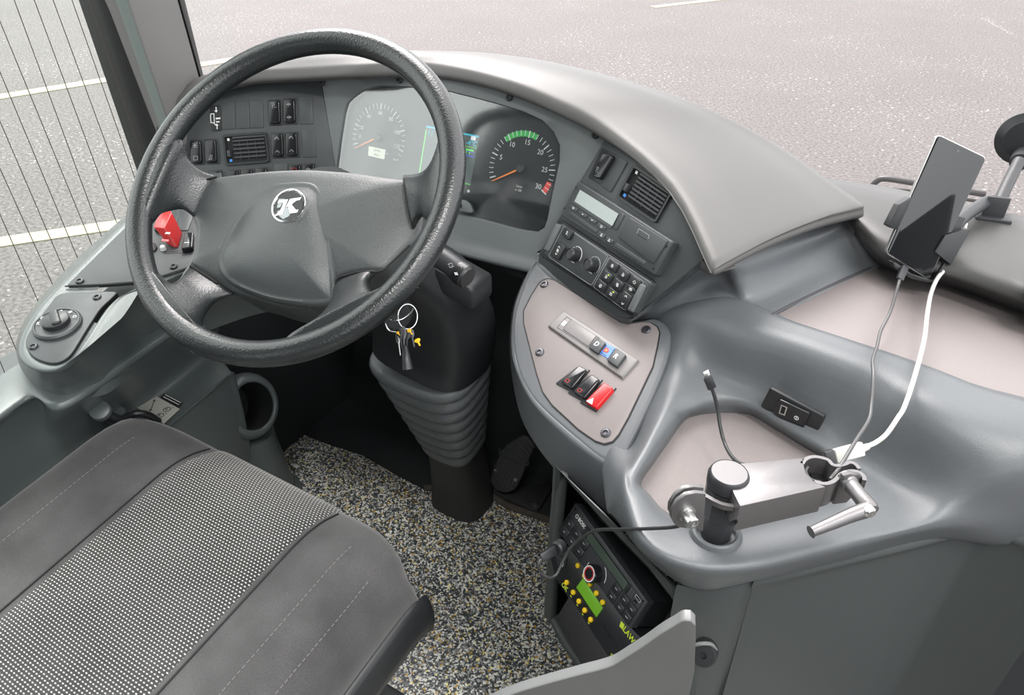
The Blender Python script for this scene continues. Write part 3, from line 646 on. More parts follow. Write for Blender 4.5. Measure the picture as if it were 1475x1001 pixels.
# ---------------------------------------------------------------- right board
rsw = thing('switch_panel', 'upright rocker switch and blank cover above the tachograph', 'switch panel', RP.at(880, 260))
UR_ = (10, 6)
L = LS(RP, *z3(360, 193), UR_, .0015); us = (RP.at(860, 240)-RP.at(870, 246)).length/11.66; vs2 = (RP.at(860, 240)-RP.at(855, 250)).length/11.18
mb = MB(); mb.prism(RP, rpoly(mp(z3, [(363, 112), (428, 143), (352, 287), (297, 255)]), 1.5), 0, .003, 'black_plastic', .0006)
S5 = RP.off(.010); mb.prism(S5, rpoly(mp(z3, [(362, 128), (412, 148), (345, 262), (303, 243)]), 5), -.010, .0, 'black_gloss', .0022, 3)
L5 = LS(S5, *z3(335, 215), UR_); icon(mb, L5, 'lamp', 0, 0, .009, 'grey_mark', .0005, .0003); mb.build('rocker_switch', rsw, ang=50)
MB().prism(RP, rpoly(mp(z3, [(428, 143), (487, 180), (405, 326), (352, 290)]), 2), 0, .0035, 'panel_black', .0006).build('blank_cover', rsw)
# tachograph
TH = .016; TP = RP.off(TH)
tg = thing('tachograph', 'wide tachograph unit with a pale display in the slanted radio board', 'tachograph', RP.at(*z3(430, 500)))
tq = bil(mp(z3, [(243, 268), (700, 562), (608, 722), (158, 432)]))
mb = MB().prism(TP, rpoly([tq(0, 0), tq(1, 0), tq(1, 1), tq(0, 1)], 3), -TH, 0, 'panel_black', .0015); mb.build('housing', tg, ang=50)
mb = MB().prism(TP, mp(z3, [(248, 305), (437, 425), (403, 498), (212, 372)]), 0, .0012, 'black_gloss'); mb.flat(TP, mp(z3, [(255, 312), (440, 428), (410, 487), (228, 368)]), .0014, 'lcd_pale'); mb.build('display', tg)
TQ = tq
def tkey(pts, parent, h=.0018, m='panel_black', name='key', r=1.0, sym=None, S=TP, ss_=.005, mk='white_mark'):
    mb = MB().prism(S, rpoly(mp(z3, pts), r), 0, h, m, .0005)
    if sym:
        cx = sum(p[0] for p in pts)/4; cy = sum(p[1] for p in pts)/4; L = LS(S, *z3(cx, cy), UR_); icon(mb, L, sym, 0, 0, ss_, mk, .0006, h+.0003)
    return mb.build(name, parent, ang=50)
for k, sym in enumerate(['car', 'up', 'down', 'box']):
    x, y = 224+k*45, 400+k*29.5; tkey([(x-15, y-17), (x+20, y+5), (x+14, y+20), (x-22, y-4)], tg, sym=sym)
for x, y in [(359, 530), (396, 555)]: tkey([(x-12, y-18), (x+19, y+2), (x+12, y+18), (x-20, y-2)], tg, sym='tri')
tkey([(450, 422), (468, 432), (430, 508), (411, 497)], tg, h=.0012)
tkey([(208, 416), (337, 505), (330, 522), (200, 432)], tg, h=.0008, name='card_slot')
tkey([(428, 566), (570, 658), (562, 678), (418, 584)], tg, h=.0008, name='card_slot')
tkey([(490, 443), (678, 560), (607, 668), (440, 540)], tg, h=.0022, name='printer_drawer', r=2)
mb = MB(); mb.stroke(TP, mp(z3, [(530, 525), (540, 500), (590, 533), (585, 548)]), .0006, .0026, 'grey_mark'); mb.stroke(TP, mp(z3, [(530, 525), (577, 556)]), .0006, .0026, 'deep_black'); mb.build('drawer_catch', tg)
for x, y in [(233, 300), (178, 400), (668, 584), (604, 691)]: MB().lathe(TP.at(*z3(x, y)), TP.n, [(.0014, 0), (.0014, .0006), (.0001, .0006)], 'deep_black', 10, caps=False).build('release_hole', tg)
# climate control
CH = .014; CP = RP.off(CH)
cc = thing('climate_control', 'black climate control with two round knobs and square keys below the tachograph', 'climate control', RP.at(*z3(340, 690)))
MB().prism(RP.off(.006), rpoly(mp(z3, [(150, 448), (610, 752), (508, 925), (55, 625)]), 4), -.006, 0, 'black_plastic', .002).build('bezel', cc)
MB().prism(CP, rpoly(mp(z3, [(160, 468), (598, 758), (500, 905), (75, 622)]), 4), -CH, 0, 'panel_black', .002).build('housing', cc, ang=50)
def cpoly(pts, h, m, name, r=2, bev=.0012): return MB().prism(CP, rpoly(mp(c8, pts), r), 0, h, m, bev).build(name, cc, ang=50)
cpoly([(150, 12), (200, 30), (75, 285), (28, 262)], .003, 'panel_grey', 'end_bar'); cpoly([(958, 590), (1010, 615), (885, 868), (835, 840)], .003, 'panel_grey', 'end_bar')
mb = MB(); mb.stroke(CP, mp(c8, rpoly([(215, 35), (640, 325), (480, 610), (65, 330)], 25)), .0006, .0002, 'grey_mark', closed=True); mb.stroke(CP, mp(c8, rpoly([(655, 335), (985, 575), (805, 850), (495, 620)], 25)), .0006, .0002, 'grey_mark', closed=True); mb.build('key_outline', cc)
def ckey(cx, cy, sym, su=1.0, sv=1.0, led=False, two=None):
    u = (44*su, 34*su); v = (-26*sv, 46*sv)
    pts = [(cx-u[0]-v[0], cy-u[1]-v[1]), (cx+u[0]-v[0], cy+u[1]-v[1]), (cx+u[0]+v[0], cy+u[1]+v[1]), (cx-u[0]+v[0], cy-u[1]+v[1])]
    KS = CP.off(.0035); mb = MB().prism(KS, rpoly(mp(c8, pts), 2.6), -.0035, 0, 'black_plastic', .001); L = LS(KS, *c8(cx, cy), UR_)
    if two: icon(mb, L, two[0], 0, -.006, .006, 'white_mark', .0008, .0003); icon(mb, L, two[1], 0, .006, .006, 'white_mark', .0008, .0003)
    if sym: icon(mb, L, sym, 0, 0, .0062, 'white_mark', .0006, .0003)
    if led: mb.prism(L, rr(.0015, -.0045, .0045, -.0035), 0, .0005, 'led_lime')
    mb.build('key', cc, ang=50)
ckey(245, 105, 'lamp', .85, .85); ckey(155, 272, 'fan', .9, 1.45, two=('up', 'down'))
for x, y, s_, l_ in [(680, 420, 'sun', 0), (785, 505, 'person', 0), (892, 578, 'recirc', 0), (622, 525, 'person', 1), (728, 602, 'fan', 0), (566, 612, 'clock', 0), (668, 690, 'heat', 1)]: ckey(x, y, s_, .93, .9, bool(l_))
ckey(858, 640, 'waves', .8, .45); ckey(795, 748, None, .93, 1.35, two=('up', 'down'))
for (x, y), cw in (((290, 300), 1), ((462, 400), 0)):
    base = CP.at(*c8(x+38, y+18)); kb = MB(); tip = CP.off(.014).at(*c8(x, y))
    kb.lathe(base, CP.n, [(.0105, 0), (.0098, .010), (.0085, .0135), (.0080, .014), (.0078, .0128), (.0001, .0128)], 'black_plastic', 26, caps=False)
    L = LS(CP, 0, 0, o=base) if False else LSo(LS(CP, *c8(x+38, y+18), UR_), 0, 0, .0130)
    o = kb.build('knob', cc, ang=40)
    mk = MB(); L2 = LS(CP, *c8(x+38, y+18), UR_)
    for a0, a1, c in ([(2.2, 3.9, 'white_mark'), (4.2, 6.6, 'white_mark')] if cw else [(2.4, 3.6, 'blue_mark'), (3.6, 5.0, 'grey_mark'), (5.0, 6.8, 'grey_mark')]):
        mk.stroke(L2, [(.0135*math.cos(a0+(a1-a0)*k/10), .0135*math.sin(a0+(a1-a0)*k/10)) for k in range(11)], .0010, .0004, c)
    mk.stroke(L2, [(.0115*math.cos(a), .0115*math.sin(a)) for a in (1.3, 1.7, 2.1)], .0014, .0005, 'white_mark'); mk.build('dial_scale', cc)
# ---------------------------------------------------------------- small dash plate on the lower edge
# ================================================================ steering wheel
WC = V((-.7134, .6260, .8787)); WN = V((.0977, -.6404, .7618)).normalized(); WP = Plane(WC, WN)
mat('wheel_leather', (.014, .017, .018), .30, bump=.38, bscale=380, spec=.75); mat('wheel_hub', (.050, .057, .058), .36, bump=.45, bscale=800, spec=.7)
sw = thing('steering_wheel', 'large black four-spoke steering wheel with a round K emblem on its hub', 'steering wheel', WC-WN*.12)
wx = (RT-WN*RT.dot(WN)).normalized(); wy = WN.cross(wx)
RC, RR_ = .2235, .0165
mb = MB(); rings = []
for k in range(97):
    a = 2*math.pi*k/96; rad = wx*math.cos(a)+wy*math.sin(a); rings.append([WC+rad*RC+rad*(RR_*math.cos(b))+WN*(RR_*1.0*math.sin(b)) for b in [2*math.pi*j/18 for j in range(18)]])
mb.loft(rings, 'wheel_leather', caps=False); mb.build('rim', sw, fix=True)
def WH(h): return Plane(WC+WN*h, WN)
HB = -.052
# hub body: outline with its own edge heights, crowned towards the middle
hub = [(274, 268), (290, 260), (311.5, 255), (350, 250), (389, 246), (440, 244), (480, 246), (518, 249), (552, 252), (586, 254), (594, 268), (600, 284), (603, 299), (601, 322), (593, 338), (582, 352), (568, 369), (556, 383), (546, 388), (518, 391), (492, 397), (484, 403), (483, 418), (479, 437), (445, 440), (414, 438), (389, 434.5), (350, 423), (329.5, 418), (305, 402), (275.5, 383), (277, 369), (280, 345), (281, 330), (276, 312), (269, 297), (269, 283)]
hubS = sp2(hub, 3)
cxh, cyh = 430, 320
mb = MB(); prof = [(1.0, -.075), (1.0, -.004), (.985, 0), (.93, .003), (.8, .006), (.6, .010), (.4, .013), (.2, .015), (.02, .0155)]
def hring(s, dh): 
    S = WH(HB); return [S.at(cxh+(x-cxh)*s, cyh+(y-cyh)*s, dh-.014*max(0, (cxh+(x-cxh)*s-500)/100)**1.5-(.012*max(0, (cyh+(y-cyh)*s-400)/40))) for x, y in hubS]
mb.loft([hring(s, h) for s, h in prof], 'wheel_hub'); mb.build('hub_cover', sw, fix=True, ang=60)
# raised airbag pad (pear shaped)
pad_ = [(440, 263), (418, 264), (398, 267), (372, 282), (350, 304), (334, 330), (321, 356), (315, 376), (318, 392), (326, 404), (345, 416), (389, 431), (440, 437.5), (470, 437), (481, 432), (484, 402), (482, 372), (479, 343), (475, 315), (470, 290), (464, 275), (455, 266)]
padS = sp2(pad_, 3); mb = MB()
pc = (410, 355)
def pring(s, dh): 
    S = WH(HB+.006); return [S.at(pc[0]+(x-pc[0])*s, pc[1]+(y-pc[1])*s, dh-.010*max(0, (pc[1]+(y-pc[1])*s-395)/40)) for x, y in padS]
mb.loft([pring(s, h) for s, h in [(1.0, -.02), (1.0, -.001), (.985, .004), (.955, .0065), (.92, .0055), (.89, .0062), (.8, .011), (.6, .017), (.4, .020), (.2, .0215), (.02, .022)]], 'wheel_hub')
mb.build('horn_pad', sw, fix=True, ang=60)
# emblem
ec = (416.8, 297.4); ES = WH(HB+.0242)
em = LS(ES, *ec, (10, -1.5)); er = .0245
mb = MB().lathe(em.at(0, 0, 0), WN, [(er+.001, -.012), (er+.001, .0015), (er, .0035), (er-.002, .0038), (er-.003, .002), (.0001, .002)], 'chrome', 40, caps=False)
e_ = mb.build('emblem', sw, ang=40)
mat('emblem_grey', (.30, .32, .33), .25, .7); mat('emblem_white', (.9, .9, .9), .25)
mb = MB(); mb.prism(em, circ(0, 0, er-.0032, 36), .0018, .0024, 'black_gloss'); mb.prism(em, [(-.016, .006), (-.002, .002), (.006, .008), (.002, .016), (-.006, .019), (-.012, .014)], .0024, .0027, 'emblem_grey')
mb.prism(em, [(-.015, -.012), (-.006, -.011), (-.012, .001), (-.017, .001)], .0024, .0027, 'emblem_grey')
K = [[(-.0150, -.0092), (-.0010, -.0092), (-.0085, .0125), (-.0185, .0125), (-.0145, .0085), (-.0118, .0080), (-.0075, -.0040), (-.0085, -.0058), (-.0160, -.0058)], [(.0020, -.0092), (.0185, -.0092), (.0165, -.0055), (.0120, -.0055), (.0015, .0015), (-.0035, .0025)], [(-.0010, -.0005), (.0040, -.0020), (.0120, .0085), (.0155, .0085), (.0140, .0125), (.0040, .0125)]]
for p in K: mb.prism(em, p, .0026, .0034, 'emblem_white', .0002)
mb.build('emblem_letter', e_)
# spokes: paired edge curves from rim to hub
def spoke(A, B, hs, th, name='spoke', m='wheel_leather'):
    n = len(A); rings = []
    for i in range(n):
        S = WH(hs[i]); a, b = S.at(*A[i]), S.at(*B[i]); w = (b-a); L = w.length; t = th[i]
        rings.append((a, b, t))
    A3 = spline([r[0] for r in rings], 5); B3 = spline([r[1] for r in rings], 5); T = spline([V((t, 0, 0)) for t in th], 5); R = []
    for a, b, t in zip(A3, B3, T):
        c = (a+b)/2; w = (b-a)/2
        R.append([c+w*(abs(math.cos(q))**.75*(1 if math.cos(q) > 0 else -1))+WN*(t.x*(abs(math.sin(q))**.8*(1 if math.sin(q) > 0 else -1))) for q in [2*math.pi*k/20 for k in range(20)]])
    return MB().loft(R, m).build(name, sw, fix=True, ang=60)
spoke([(241, 182), (252, 190), (264, 205), (272, 228), (290, 246), (315, 255)], [(199, 335), (212, 326), (224, 310), (240, 303), (262, 301), (283, 316)], [-.004, -.004, -.008, -.022, -.040, -.056], [.013, .014, .014, .013, .013, .010])
spoke([(642, 170), (634, 200), (625, 228), (615, 244), (601, 252), (582, 253)], [(652, 300), (640, 318), (628, 322), (615, 318), (606, 312), (595, 330)], [-.004, -.006, -.012, -.026, -.044, -.060], [.013, .013, .012, .011, .011, .010])
spoke([(192, 392), (215, 384), (234, 400), (250, 409), (262, 403), (268, 392), (277, 378)], [(282, 512), (300, 488), (292, 474), (289, 462), (297, 446), (312, 432), (338, 424)], [-.004, -.002, -.006, -.012, -.026, -.042, -.058], [.012, .013, .014, .014, .013, .012, .010])
spoke([(415, 512), (408, 494), (432, 478), (456, 463), (473, 446), (481, 428), (484, 404)], [(604, 415), (588, 402), (562, 420), (540, 423), (531, 413), (531, 402), (544, 389)], [-.004, -.002, -.006, -.012, -.026, -.042, -.057], [.012, .013, .014, .014, .013, .012, .010])
mat('seam_black', (.004, .004, .005), .6)
for L_ in ([(272, 298), (270, 284), (275, 268), (290, 261), (312, 255)], [(587, 253), (594, 268), (601, 285)], [(274, 383), (292, 394), (312, 407)], [(484, 425), (484, 403), (500, 396), (518, 391), (546, 388.5), (560, 376), (585, 348)]):
    MB().tube([WH(HB+.0080).at(*p, -.014*max(0, (p[0]-500)/100)**1.5-.012*max(0, (p[1]-400)/40)) for p in L_], .0016, 'seam_black', seg=6, sub=5).build('cover_seam', sw)
# hub bottom + boss to the column
MB().lathe(WC-WN*.20, WN, [(.045, 0), (.050, .05), (.065, .10), (.075, .125)], 'dark_plastic', 28).build('boss', sw)
# ================================================================ steering column
sc = thing('steering_column', 'black steering column with a ribbed rubber gaiter down to the floor', 'steering column', (-.735, 1.0, 0))
def sect(c, ax, w, d, r=.35, n=28, up=(1, 0, 0)):
    ax = V(ax).normalized(); x = V(up); x = (x-ax*x.dot(ax)).normalized(); y = ax.cross(x); e = 2/(r*10)
    out = []
    for k in range(n):
        a = 2*math.pi*k/n; cx_, sy_ = math.cos(a), math.sin(a)
        out.append(V(c)+x*(w*math.copysign(abs(cx_)**.6, cx_))+y*(d*math.copysign(abs(sy_)**.6, sy_)))
    return out
def Pc(x, y, d): return PD(x, y, d)
ax0 = -WN
secs = [(WC+ax0*.10+V((.0, 0, 0)), .070, .045), (Pc(598, 395, 1.17), .085, .058), (Pc(618, 440, 1.24), .104, .070), (Pc(626, 478, 1.30), .104, .080), (Pc(622, 512, 1.33), .100, .080)]
rings = []
for i, (c, w, d) in enumerate(secs):
    a = (secs[min(i+1, len(secs)-1)][0]-secs[max(0, i-1)][0]); rings.append(sect(c, a, w, d))
mb = MB(); G = list(zip(*rings)); cols = [spline(list(g), 4) for g in G]; R2 = [[c[j] for c in cols] for j in range(len(cols[0]))]
mb.loft(R2, 'black_plastic'); mb.build('column_cover', sc, fix=True, ang=60)
# gaiter
g0, g1 = Pc(618, 508, 1.335), Pc(656, 640, 1.54); ax = (g1-g0).normalized(); mb = MB(); R = []; NB = 8
for i in range(NB*6+1):
    t = i/(NB*6); w = .100*(1-t)+.052*t; d = .080*(1-t)+.050*t; ph = (i % 6)/6
    k = 1+.10*(math.sin(math.pi*ph)**.6 if ph > 0 else 0)
    R.append(sect(g0.lerp(g1, t), ax, w*k, d*k))
mat('gaiter_rubber', (.11, .12, .125), .36, bump=.2, bscale=700)
mb.loft(R, 'gaiter_rubber'); mb.build('gaiter', sc, fix=True, ang=50)
MB().loft([sect(g1-ax*.004, ax, .052, .050), sect(Pc(660, 665, 1.60), ax, .055, .052), sect(Pc(665, 690, 1.66), (0, 0, -1), .062, .055), sect(V((Pc(665, 690, 1.66).x, Pc(665, 690, 1.66).y, .0)), (0, 0, -1), .066, .058)], 'rubber_black').build('base_tube', sc, fix=True)
# indicator stalk
s0 = PD(575, 335, 1.06); s1 = PD(640, 375, 1.03); s2 = PD(664, 393, 1.02); s3 = PD(678, 402, 1.01)
mb = MB(); axs = (s3-s1).normalized()
mb.tube([s0, s1, s2], .0155, 'dark_plastic', seg=20, sub=4); st = mb.build('indicator_stalk', sc, fix=True)
mb = MB(); mb.lathe(s2, axs, [(.0165, -.004), (.0172, 0), (.0172, .010), (.0150, .0125), (.0145, .014), (.0001, .0145)], 'black_plastic', 28, caps=False); mb.build('stalk_cap', st)
S_st = Plane(PD(650, 385, 1.00), C0-PD(650, 385, 1.00))
mb = MB(); L = LS(S_st, 650, 385, (10, 6), .0); icon(mb, L, "recirc", -.002, -.002, .008, 'grey_mark', .0008); icon(mb, L, 'up', .010, -.008, .006, 'grey_mark', .0008); icon(mb, L, 'arrows', .010, .004, .007, 'white_mark', .0009); mb.build('stalk_marks', st)
MB().box(PD(655, 398, 1.12), V((.045, .01, -.02)), V((.0, .03, .0)), V((.0, .0, .02)), 'black_plastic', .008).build('stalk_shroud', sc)
# ignition lock and keys
ig = PD(571, 452, 1.06); MB().lathe(ig, (C0-ig).normalized()+V((0, 0, -.3)), [(.024, -.03), (.024, .004), (.020, .010), (.014, .010), (.0001, .008)], 'black_plastic', 24, caps=False).build('ignition_lock', sc)
kr = thing('keyring', 'steel ring of small keys with yellow tags hanging from the ignition', 'keys', PD(583, 470, 1.0))
def ringpts(c, rx, ry, d, tilt=0, n=20): return [PD(c[0]+rx*math.cos(2*math.pi*k/n), c[1]+ry*math.sin(2*math.pi*k/n), d+tilt*math.cos(2*math.pi*k/n)) for k in range(n)]
MB().tube(ringpts((587, 456), 14, 18, 1.02, .008), .0011, 'steel', seg=8, sub=2, closed=True).build('ring', kr)
MB().tube([PD(557, 457, 1.01), PD(566, 461, 1.00), PD(578, 460, 1.0), PD(590, 452, 1.01), PD(596, 444, 1.02)], .0011, 'steel', seg=8).build('ring', kr)
MB().tube([PD(556, 459, 1.01), PD(555, 467, 1.0), PD(561, 476, 1.0), PD(571, 478, 1.0)], .0011, 'steel', seg=8).build('ring', kr)
def key(a, b, d, w, m, blade=True):
    A_, B_ = PD(*a, d), PD(*b, d); dr = (B_-A_); L_ = dr.length; dr.normalize(); sd = dr.cross(FW).normalized()
    S = Plane(A_, -FW); f = lambda t, s: A_+dr*t+sd*s
    out = [f(L_*t, w*s) for t, s in [(0, -.5), (.1, -.9), (.3, -1), (.45, -.6), (.5, -.3), (1, -.25), (1, .25), (.5, .3), (.45, .6), (.3, 1), (.1, .9), (0, .5)]]
    return MB().prism3(out, -FW, -.0012, .0012, m, .0003)
for i, (a, b, w, m) in enumerate([((575, 472), (579, 502), .004, 'black_plastic'), ((580, 470), (583, 508), .0045, 'dark_metal'), ((586, 474), (586, 505), .005, 'black_plastic'), ((591, 474), (597, 500), .004, 'dark_metal'), ((572, 478), (577, 512), .003, 'steel')]):
    key(a, b, .995+.003*i, w, m).build('key', kr)
mb = MB(); mb.tube([PD(583, 500, .99), PD(585, 515, .985), PD(587, 532, .985)], lambda t: .004+.0035*t, 'black_plastic', seg=12); mb.build('fob', kr)
key((600, 488), (605, 498), .985, .0042, 'yellow_tag').build('yellow_tag', kr); key((588, 474), (594, 482), .985, .003, 'yellow_tag').build('yellow_tag', kr); key((572, 478), (576, 483), .985, .002, 'yellow_tag').build('yellow_tag', kr)
# ================================================================ floor
def vinyl():
    m = bpy.data.materials.new('speckled_vinyl'); m.use_nodes = True; nt = m.node_tree; b = nt.nodes['Principled BSDF']; L = nt.links
    tc = nt.nodes.new('ShaderNodeTexCoord'); v = nt.nodes.new('ShaderNodeTexVoronoi'); v.inputs['Scale'].default_value = 300; v.inputs['Randomness'].default_value = 1
    L.new(tc.outputs['Object'], v.inputs['Vector']); sp = nt.nodes.new('ShaderNodeSeparateColor'); L.new(v.outputs['Color'], sp.inputs[0])
    r = nt.nodes.new('ShaderNodeValToRGB'); r.color_ramp.interpolation = 'CONSTANT'; e = r.color_ramp.elements
    e[0].position = 0; e[0].color = (.035, .042, .046, 1); e[1].position = .40; e[1].color = (.19, .20, .20, 1)
    for p, c in ((.60, (.45, .46, .44, 1)), (.75, (.75, .75, .70, 1)), (.935, (.55, .33, .04, 1)), (.975, (.85, .80, .30, 1))): x = e.new(p); x.color = c
    L.new(sp.outputs[0], r.inputs[0]); L.new(r.outputs[0], b.inputs['Base Color']); b.inputs['Roughness'].default_value = .45; M['vinyl'] = m
vinyl()
fl = MB().box((-.55, -.1, -.02), (.80, 0, 0), (0, 1.22, 0), (0, 0, .02), 'vinyl').build('floor'); struct(fl)
mat('mat_black', (.010, .012, .014), .7, bump=.3, bscale=350); mat('dusty_edge', (.055, .048, .038), .8, mottle=.5, mscale=60)
FP = Plane((0, 0, .004), (0, 0, 1)); TB = Plane((0, 1.10, 0), (0, -.75, .66))
mp_ = [(300, 560), (380, 600), (460, 634), (523, 655), (575, 685), (611, 703), (640, 701), (687, 698), (729, 726), (791, 748), (860, 775), (860, 640), (600, 560)]
fp = [FP.at(x, y) for x, y in mp_[:11]]; mx_ = max(p.y for p in fp)
base = fp+[V((fp[-1].x+.1, 1.2, .004)), V((-1.33, 1.2, .004))]
MBm = MB().prism3(base, (0, 0, 1), -.004, .004, 'mat_black', .001); o = MBm.build('floor_mat'); tag(o, 'black rubber mat covering the footwell in front of the speckled floor', 'mat')
ed = MB(); ed.tube([FP.at(*p, .003) for p in [(611, 704), (640, 703), (687, 700), (729, 728), (791, 750), (830, 765)]], .008, 'dusty_edge', seg=8); o.name = 'floor_mat'; LOC['floor_mat'] = LOC[o.name]; ed.build('dusty_border', o)
tb = MB().prism3([V((-1.33, 1.12, -.02)), V((-.14, 1.12, -.02)), V((-.14, 1.34, .62)), V((-1.33, 1.34, .62))], (0, -.945, .325), 0, .01, 'mat_black').build('wall_front_toe'); struct(tb)
wl = MB().box((-1.20, .9, .28), (.012, 0, 0), (0, .42, 0), (0, 0, .28), 'mat_black').build('wall_footwell_side'); struct(wl)
MB().tube([PZ(631, 678, .02), PZ(634, 688, .012), PZ(643, 693, .01)], .0018, 'yellow_tag').build('loose_wire')
tag(bpy.data.objects['loose_wire'], 'short loose tan wire end at the foot of the steering column', 'wire')
# ---------------------------------------------------------------- accelerator pedal
ap = thing('accelerator_pedal', 'ribbed black accelerator pedal screwed to a dusty base plate', 'pedal', PZ(735, 690, 0))
PP = plane3(PZ(705, 697, .06), PZ(748, 708, .06), PZ(745, 640, .16))
f_ = [(705, 690), (712, 668), (727, 642), (755, 625), (772, 640), (762, 662), (750, 690), (742, 706), (728, 711), (712, 706)]
MB().prism(PP, rpoly(f_, 6), -.012, 0, 'rubber_black', .003).build('pedal_pad', ap, ang=50)
lp0, lp1 = PP.at(722, 654), PP.at(750, 664)
for k in range(8):
    t = (k+.5)/8; a = (722+t*29-2, 656+t*13); b = (709+t*29, 693+t*12); mb = MB(); mb.stroke(PP, [a, b], .0035, .0022, 'dark_plastic', thick=.0022); mb.build('tread_rib', ap)
for a, b in [((728, 648), (752, 634)), ((731, 651), (745, 642)), ((748, 645), (757, 657)), ((752, 640), (763, 654)), ((757, 636), (768, 649)), ((762, 633), (771, 644))]:
    MB().stroke(PP, [a, b], .0025, .002, 'dark_plastic', thick=.002).build('tread_rib', ap)
mb = MB(); L = LS(PP, *pd(590, 345), (10, 4.4)); mb.text(L, I2, 'WABCO', 'dark_plastic', .0025, .020, bold=True); mb.build('pedal_lettering', ap)
for x, y in [pd(440, 453), pd(605, 533)]: MB().lathe(PP.at(x, y), PP.n, [(.0045, 0), (.0045, .003), (.002, .003), (.0015, .001), (.0001, .001)], 'steel', 14, caps=False).build('rivet', ap)
bp = mp(pd, [(335, 545), (360, 500), (430, 530), (560, 560), (700, 590), (905, 560), (905, 620), (800, 785), (765, 790), (600, 720), (350, 600)])
PB = Plane((0, 0, .022), (0, 0, 1)); MB().prism(PB, rpoly(bp, 3), -.018, 0, 'rubber_black', .003).build('base_plate', ap)
for x, y in [pd(365, 540), pd(772, 745)]: MB().lathe(PB.at(x, y), (0, 0, 1), [(.011, 0), (.011, .002), (.007, .004), (.006, .009), (.004, .009), (.0035, .005), (.0001, .005)], 'dark_plastic', 18, caps=False).build('bolt', ap)
S = PP.off(-.03); MB().prism(S, [(722, 650), (755, 640), (750, 690), (716, 690)], -.02, .02, 'black_plastic').build('pedal_arm', ap)
# ================================================================ driver seat
def fabric(name, col, dots=False):
    m = bpy.data.materials.new(name); m.use_nodes = True; nt = m.node_tree; b = nt.nodes['Principled BSDF']; L = nt.links
    tc = nt.nodes.new('ShaderNodeTexCoord'); n = nt.nodes.new('ShaderNodeTexNoise'); n.inputs['Scale'].default_value = 900; n.inputs['Detail'].default_value = 2; L.new(tc.outputs['Object'], n.inputs['Vector'])
    n2 = nt.nodes.new('ShaderNodeTexNoise'); n2.inputs['Scale'].default_value = 14; L.new(tc.outputs['Object'], n2.inputs['Vector'])
    a = nt.nodes.new('ShaderNodeMath'); a.operation = 'MULTIPLY'; L.new(n.outputs['Fac'], a.inputs[0]); L.new(n2.outputs['Fac'], a.inputs[1])
    r = nt.nodes.new('ShaderNodeMapRange'); r.inputs['From Min'].default_value = .1; r.inputs['From Max'].default_value = .4; r.inputs['To Min'].default_value = .65; r.inputs['To Max'].default_value = 1.35; L.new(a.outputs[0], r.inputs['Value'])
    sc_ = nt.nodes.new('ShaderNodeVectorMath'); sc_.operation = 'SCALE'; sc_.inputs[0].default_value = col; L.new(r.outputs['Result'], sc_.inputs['Scale']); out = sc_.outputs['Vector']
    if dots:
        # woven pale dashes in a staggered lattice
        s = nt.nodes.new('ShaderNodeSeparateXYZ'); L.new(tc.outputs['Object'], s.inputs[0])
        def M_(op, a_, b_=None, clamp=False):
            q = nt.nodes.new('ShaderNodeMath'); q.operation = op; q.use_clamp = clamp
            for i, v in enumerate((a_, b_)):
                if v is None: continue
                if isinstance(v, (int, float)): q.inputs[i].default_value = v
                else: L.new(v, q.inputs[i])
            return q.outputs[0]
        px_, py_ = .0056, .0043
        u = M_('DIVIDE', s.outputs['X'], px_); v = M_('DIVIDE', s.outputs['Y'], py_)
        row = M_('FLOOR', v); odd = M_('MODULO', M_('ABSOLUTE', row), 2.0); u2 = M_('ADD', u, M_('MULTIPLY', odd, .5))
        fu = M_('ABSOLUTE', M_('SUBTRACT', M_('FRACT', u2), .5)); fv = M_('ABSOLUTE', M_('SUBTRACT', M_('FRACT', v), .5))
        d = M_('MULTIPLY', M_('LESS_THAN', fu, .24), M_('LESS_THAN', fv, .16))
        mx = nt.nodes.new('ShaderNodeMix'); mx.data_type = 'RGBA'; L.new(d, mx.inputs['Factor']); L.new(out, mx.inputs['A']); mx.inputs['B'].default_value = (.56, .56, .51, 1); out = mx.outputs['Result']
    L.new(out, b.inputs['Base Color']); b.inputs['Roughness'].default_value = .9; b.inputs['Sheen Weight'].default_value = .25; b.inputs['Specular IOR Level'].default_value = .2
    bp_ = nt.nodes.new('ShaderNodeBump'); bp_.inputs['Strength'].default_value = .35; bp_.inputs['Distance'].default_value = .0006; L.new(n.outputs['Fac'], bp_.inputs['Height']); L.new(bp_.outputs['Normal'], b.inputs['Normal'])
    M[name] = m
fabric('seat_fabric', (.066, .065, .066)); fabric('seat_dots', (.036, .035, .037), True)
seat = thing('driver_seat', 'dark grey fabric driver seat cushion with a white-dotted woven centre panel', 'seat', (-.73, .1, 0))
SX0, SX1 = -1.035, -.445; YF = .505
def seatz(x, y):
    u = (x-SX0)/(SX1-SX0)                       # 0 left, 1 right
    z = .478+(y-.45)*.13
    z += .020*math.exp(-((u-.93)/.16)**2)-.006 + .016*math.exp(-((u-.07)/.16)**2)
    if y > .40: z -= .030*((y-.40)/.105)**2.4
    e = max(0, (u-.93)/.07); z -= .020*e**2
    e = max(0, (.07-u)/.07); z -= .020*e**2
    return z
def yfront(x):
    u = (x-SX0)/(SX1-SX0); return YF-.050*abs(2*u-1)**4-.0*(u)
xs = [SX0+(SX1-SX0)*k/40 for k in range(41)]
STR0, STR1 = -.862, -.590
def yy(x, t): return -.35+(yfront(x)+.35)*t
mb = MB(); rings = []
ts = [k/30 for k in range(31)]
rows_ = [[V((x, yy(x, t), seatz(x, yy(x, t)))) for x in xs] for t in ts]
# roll over the front edge
last = rows_[-1]; 
for dy, dz in ((.012, -.010), (.018, -.026), (.018, -.055), (.010, -.085)): rows_.append([p+V((0, dy, dz)) for p in last])
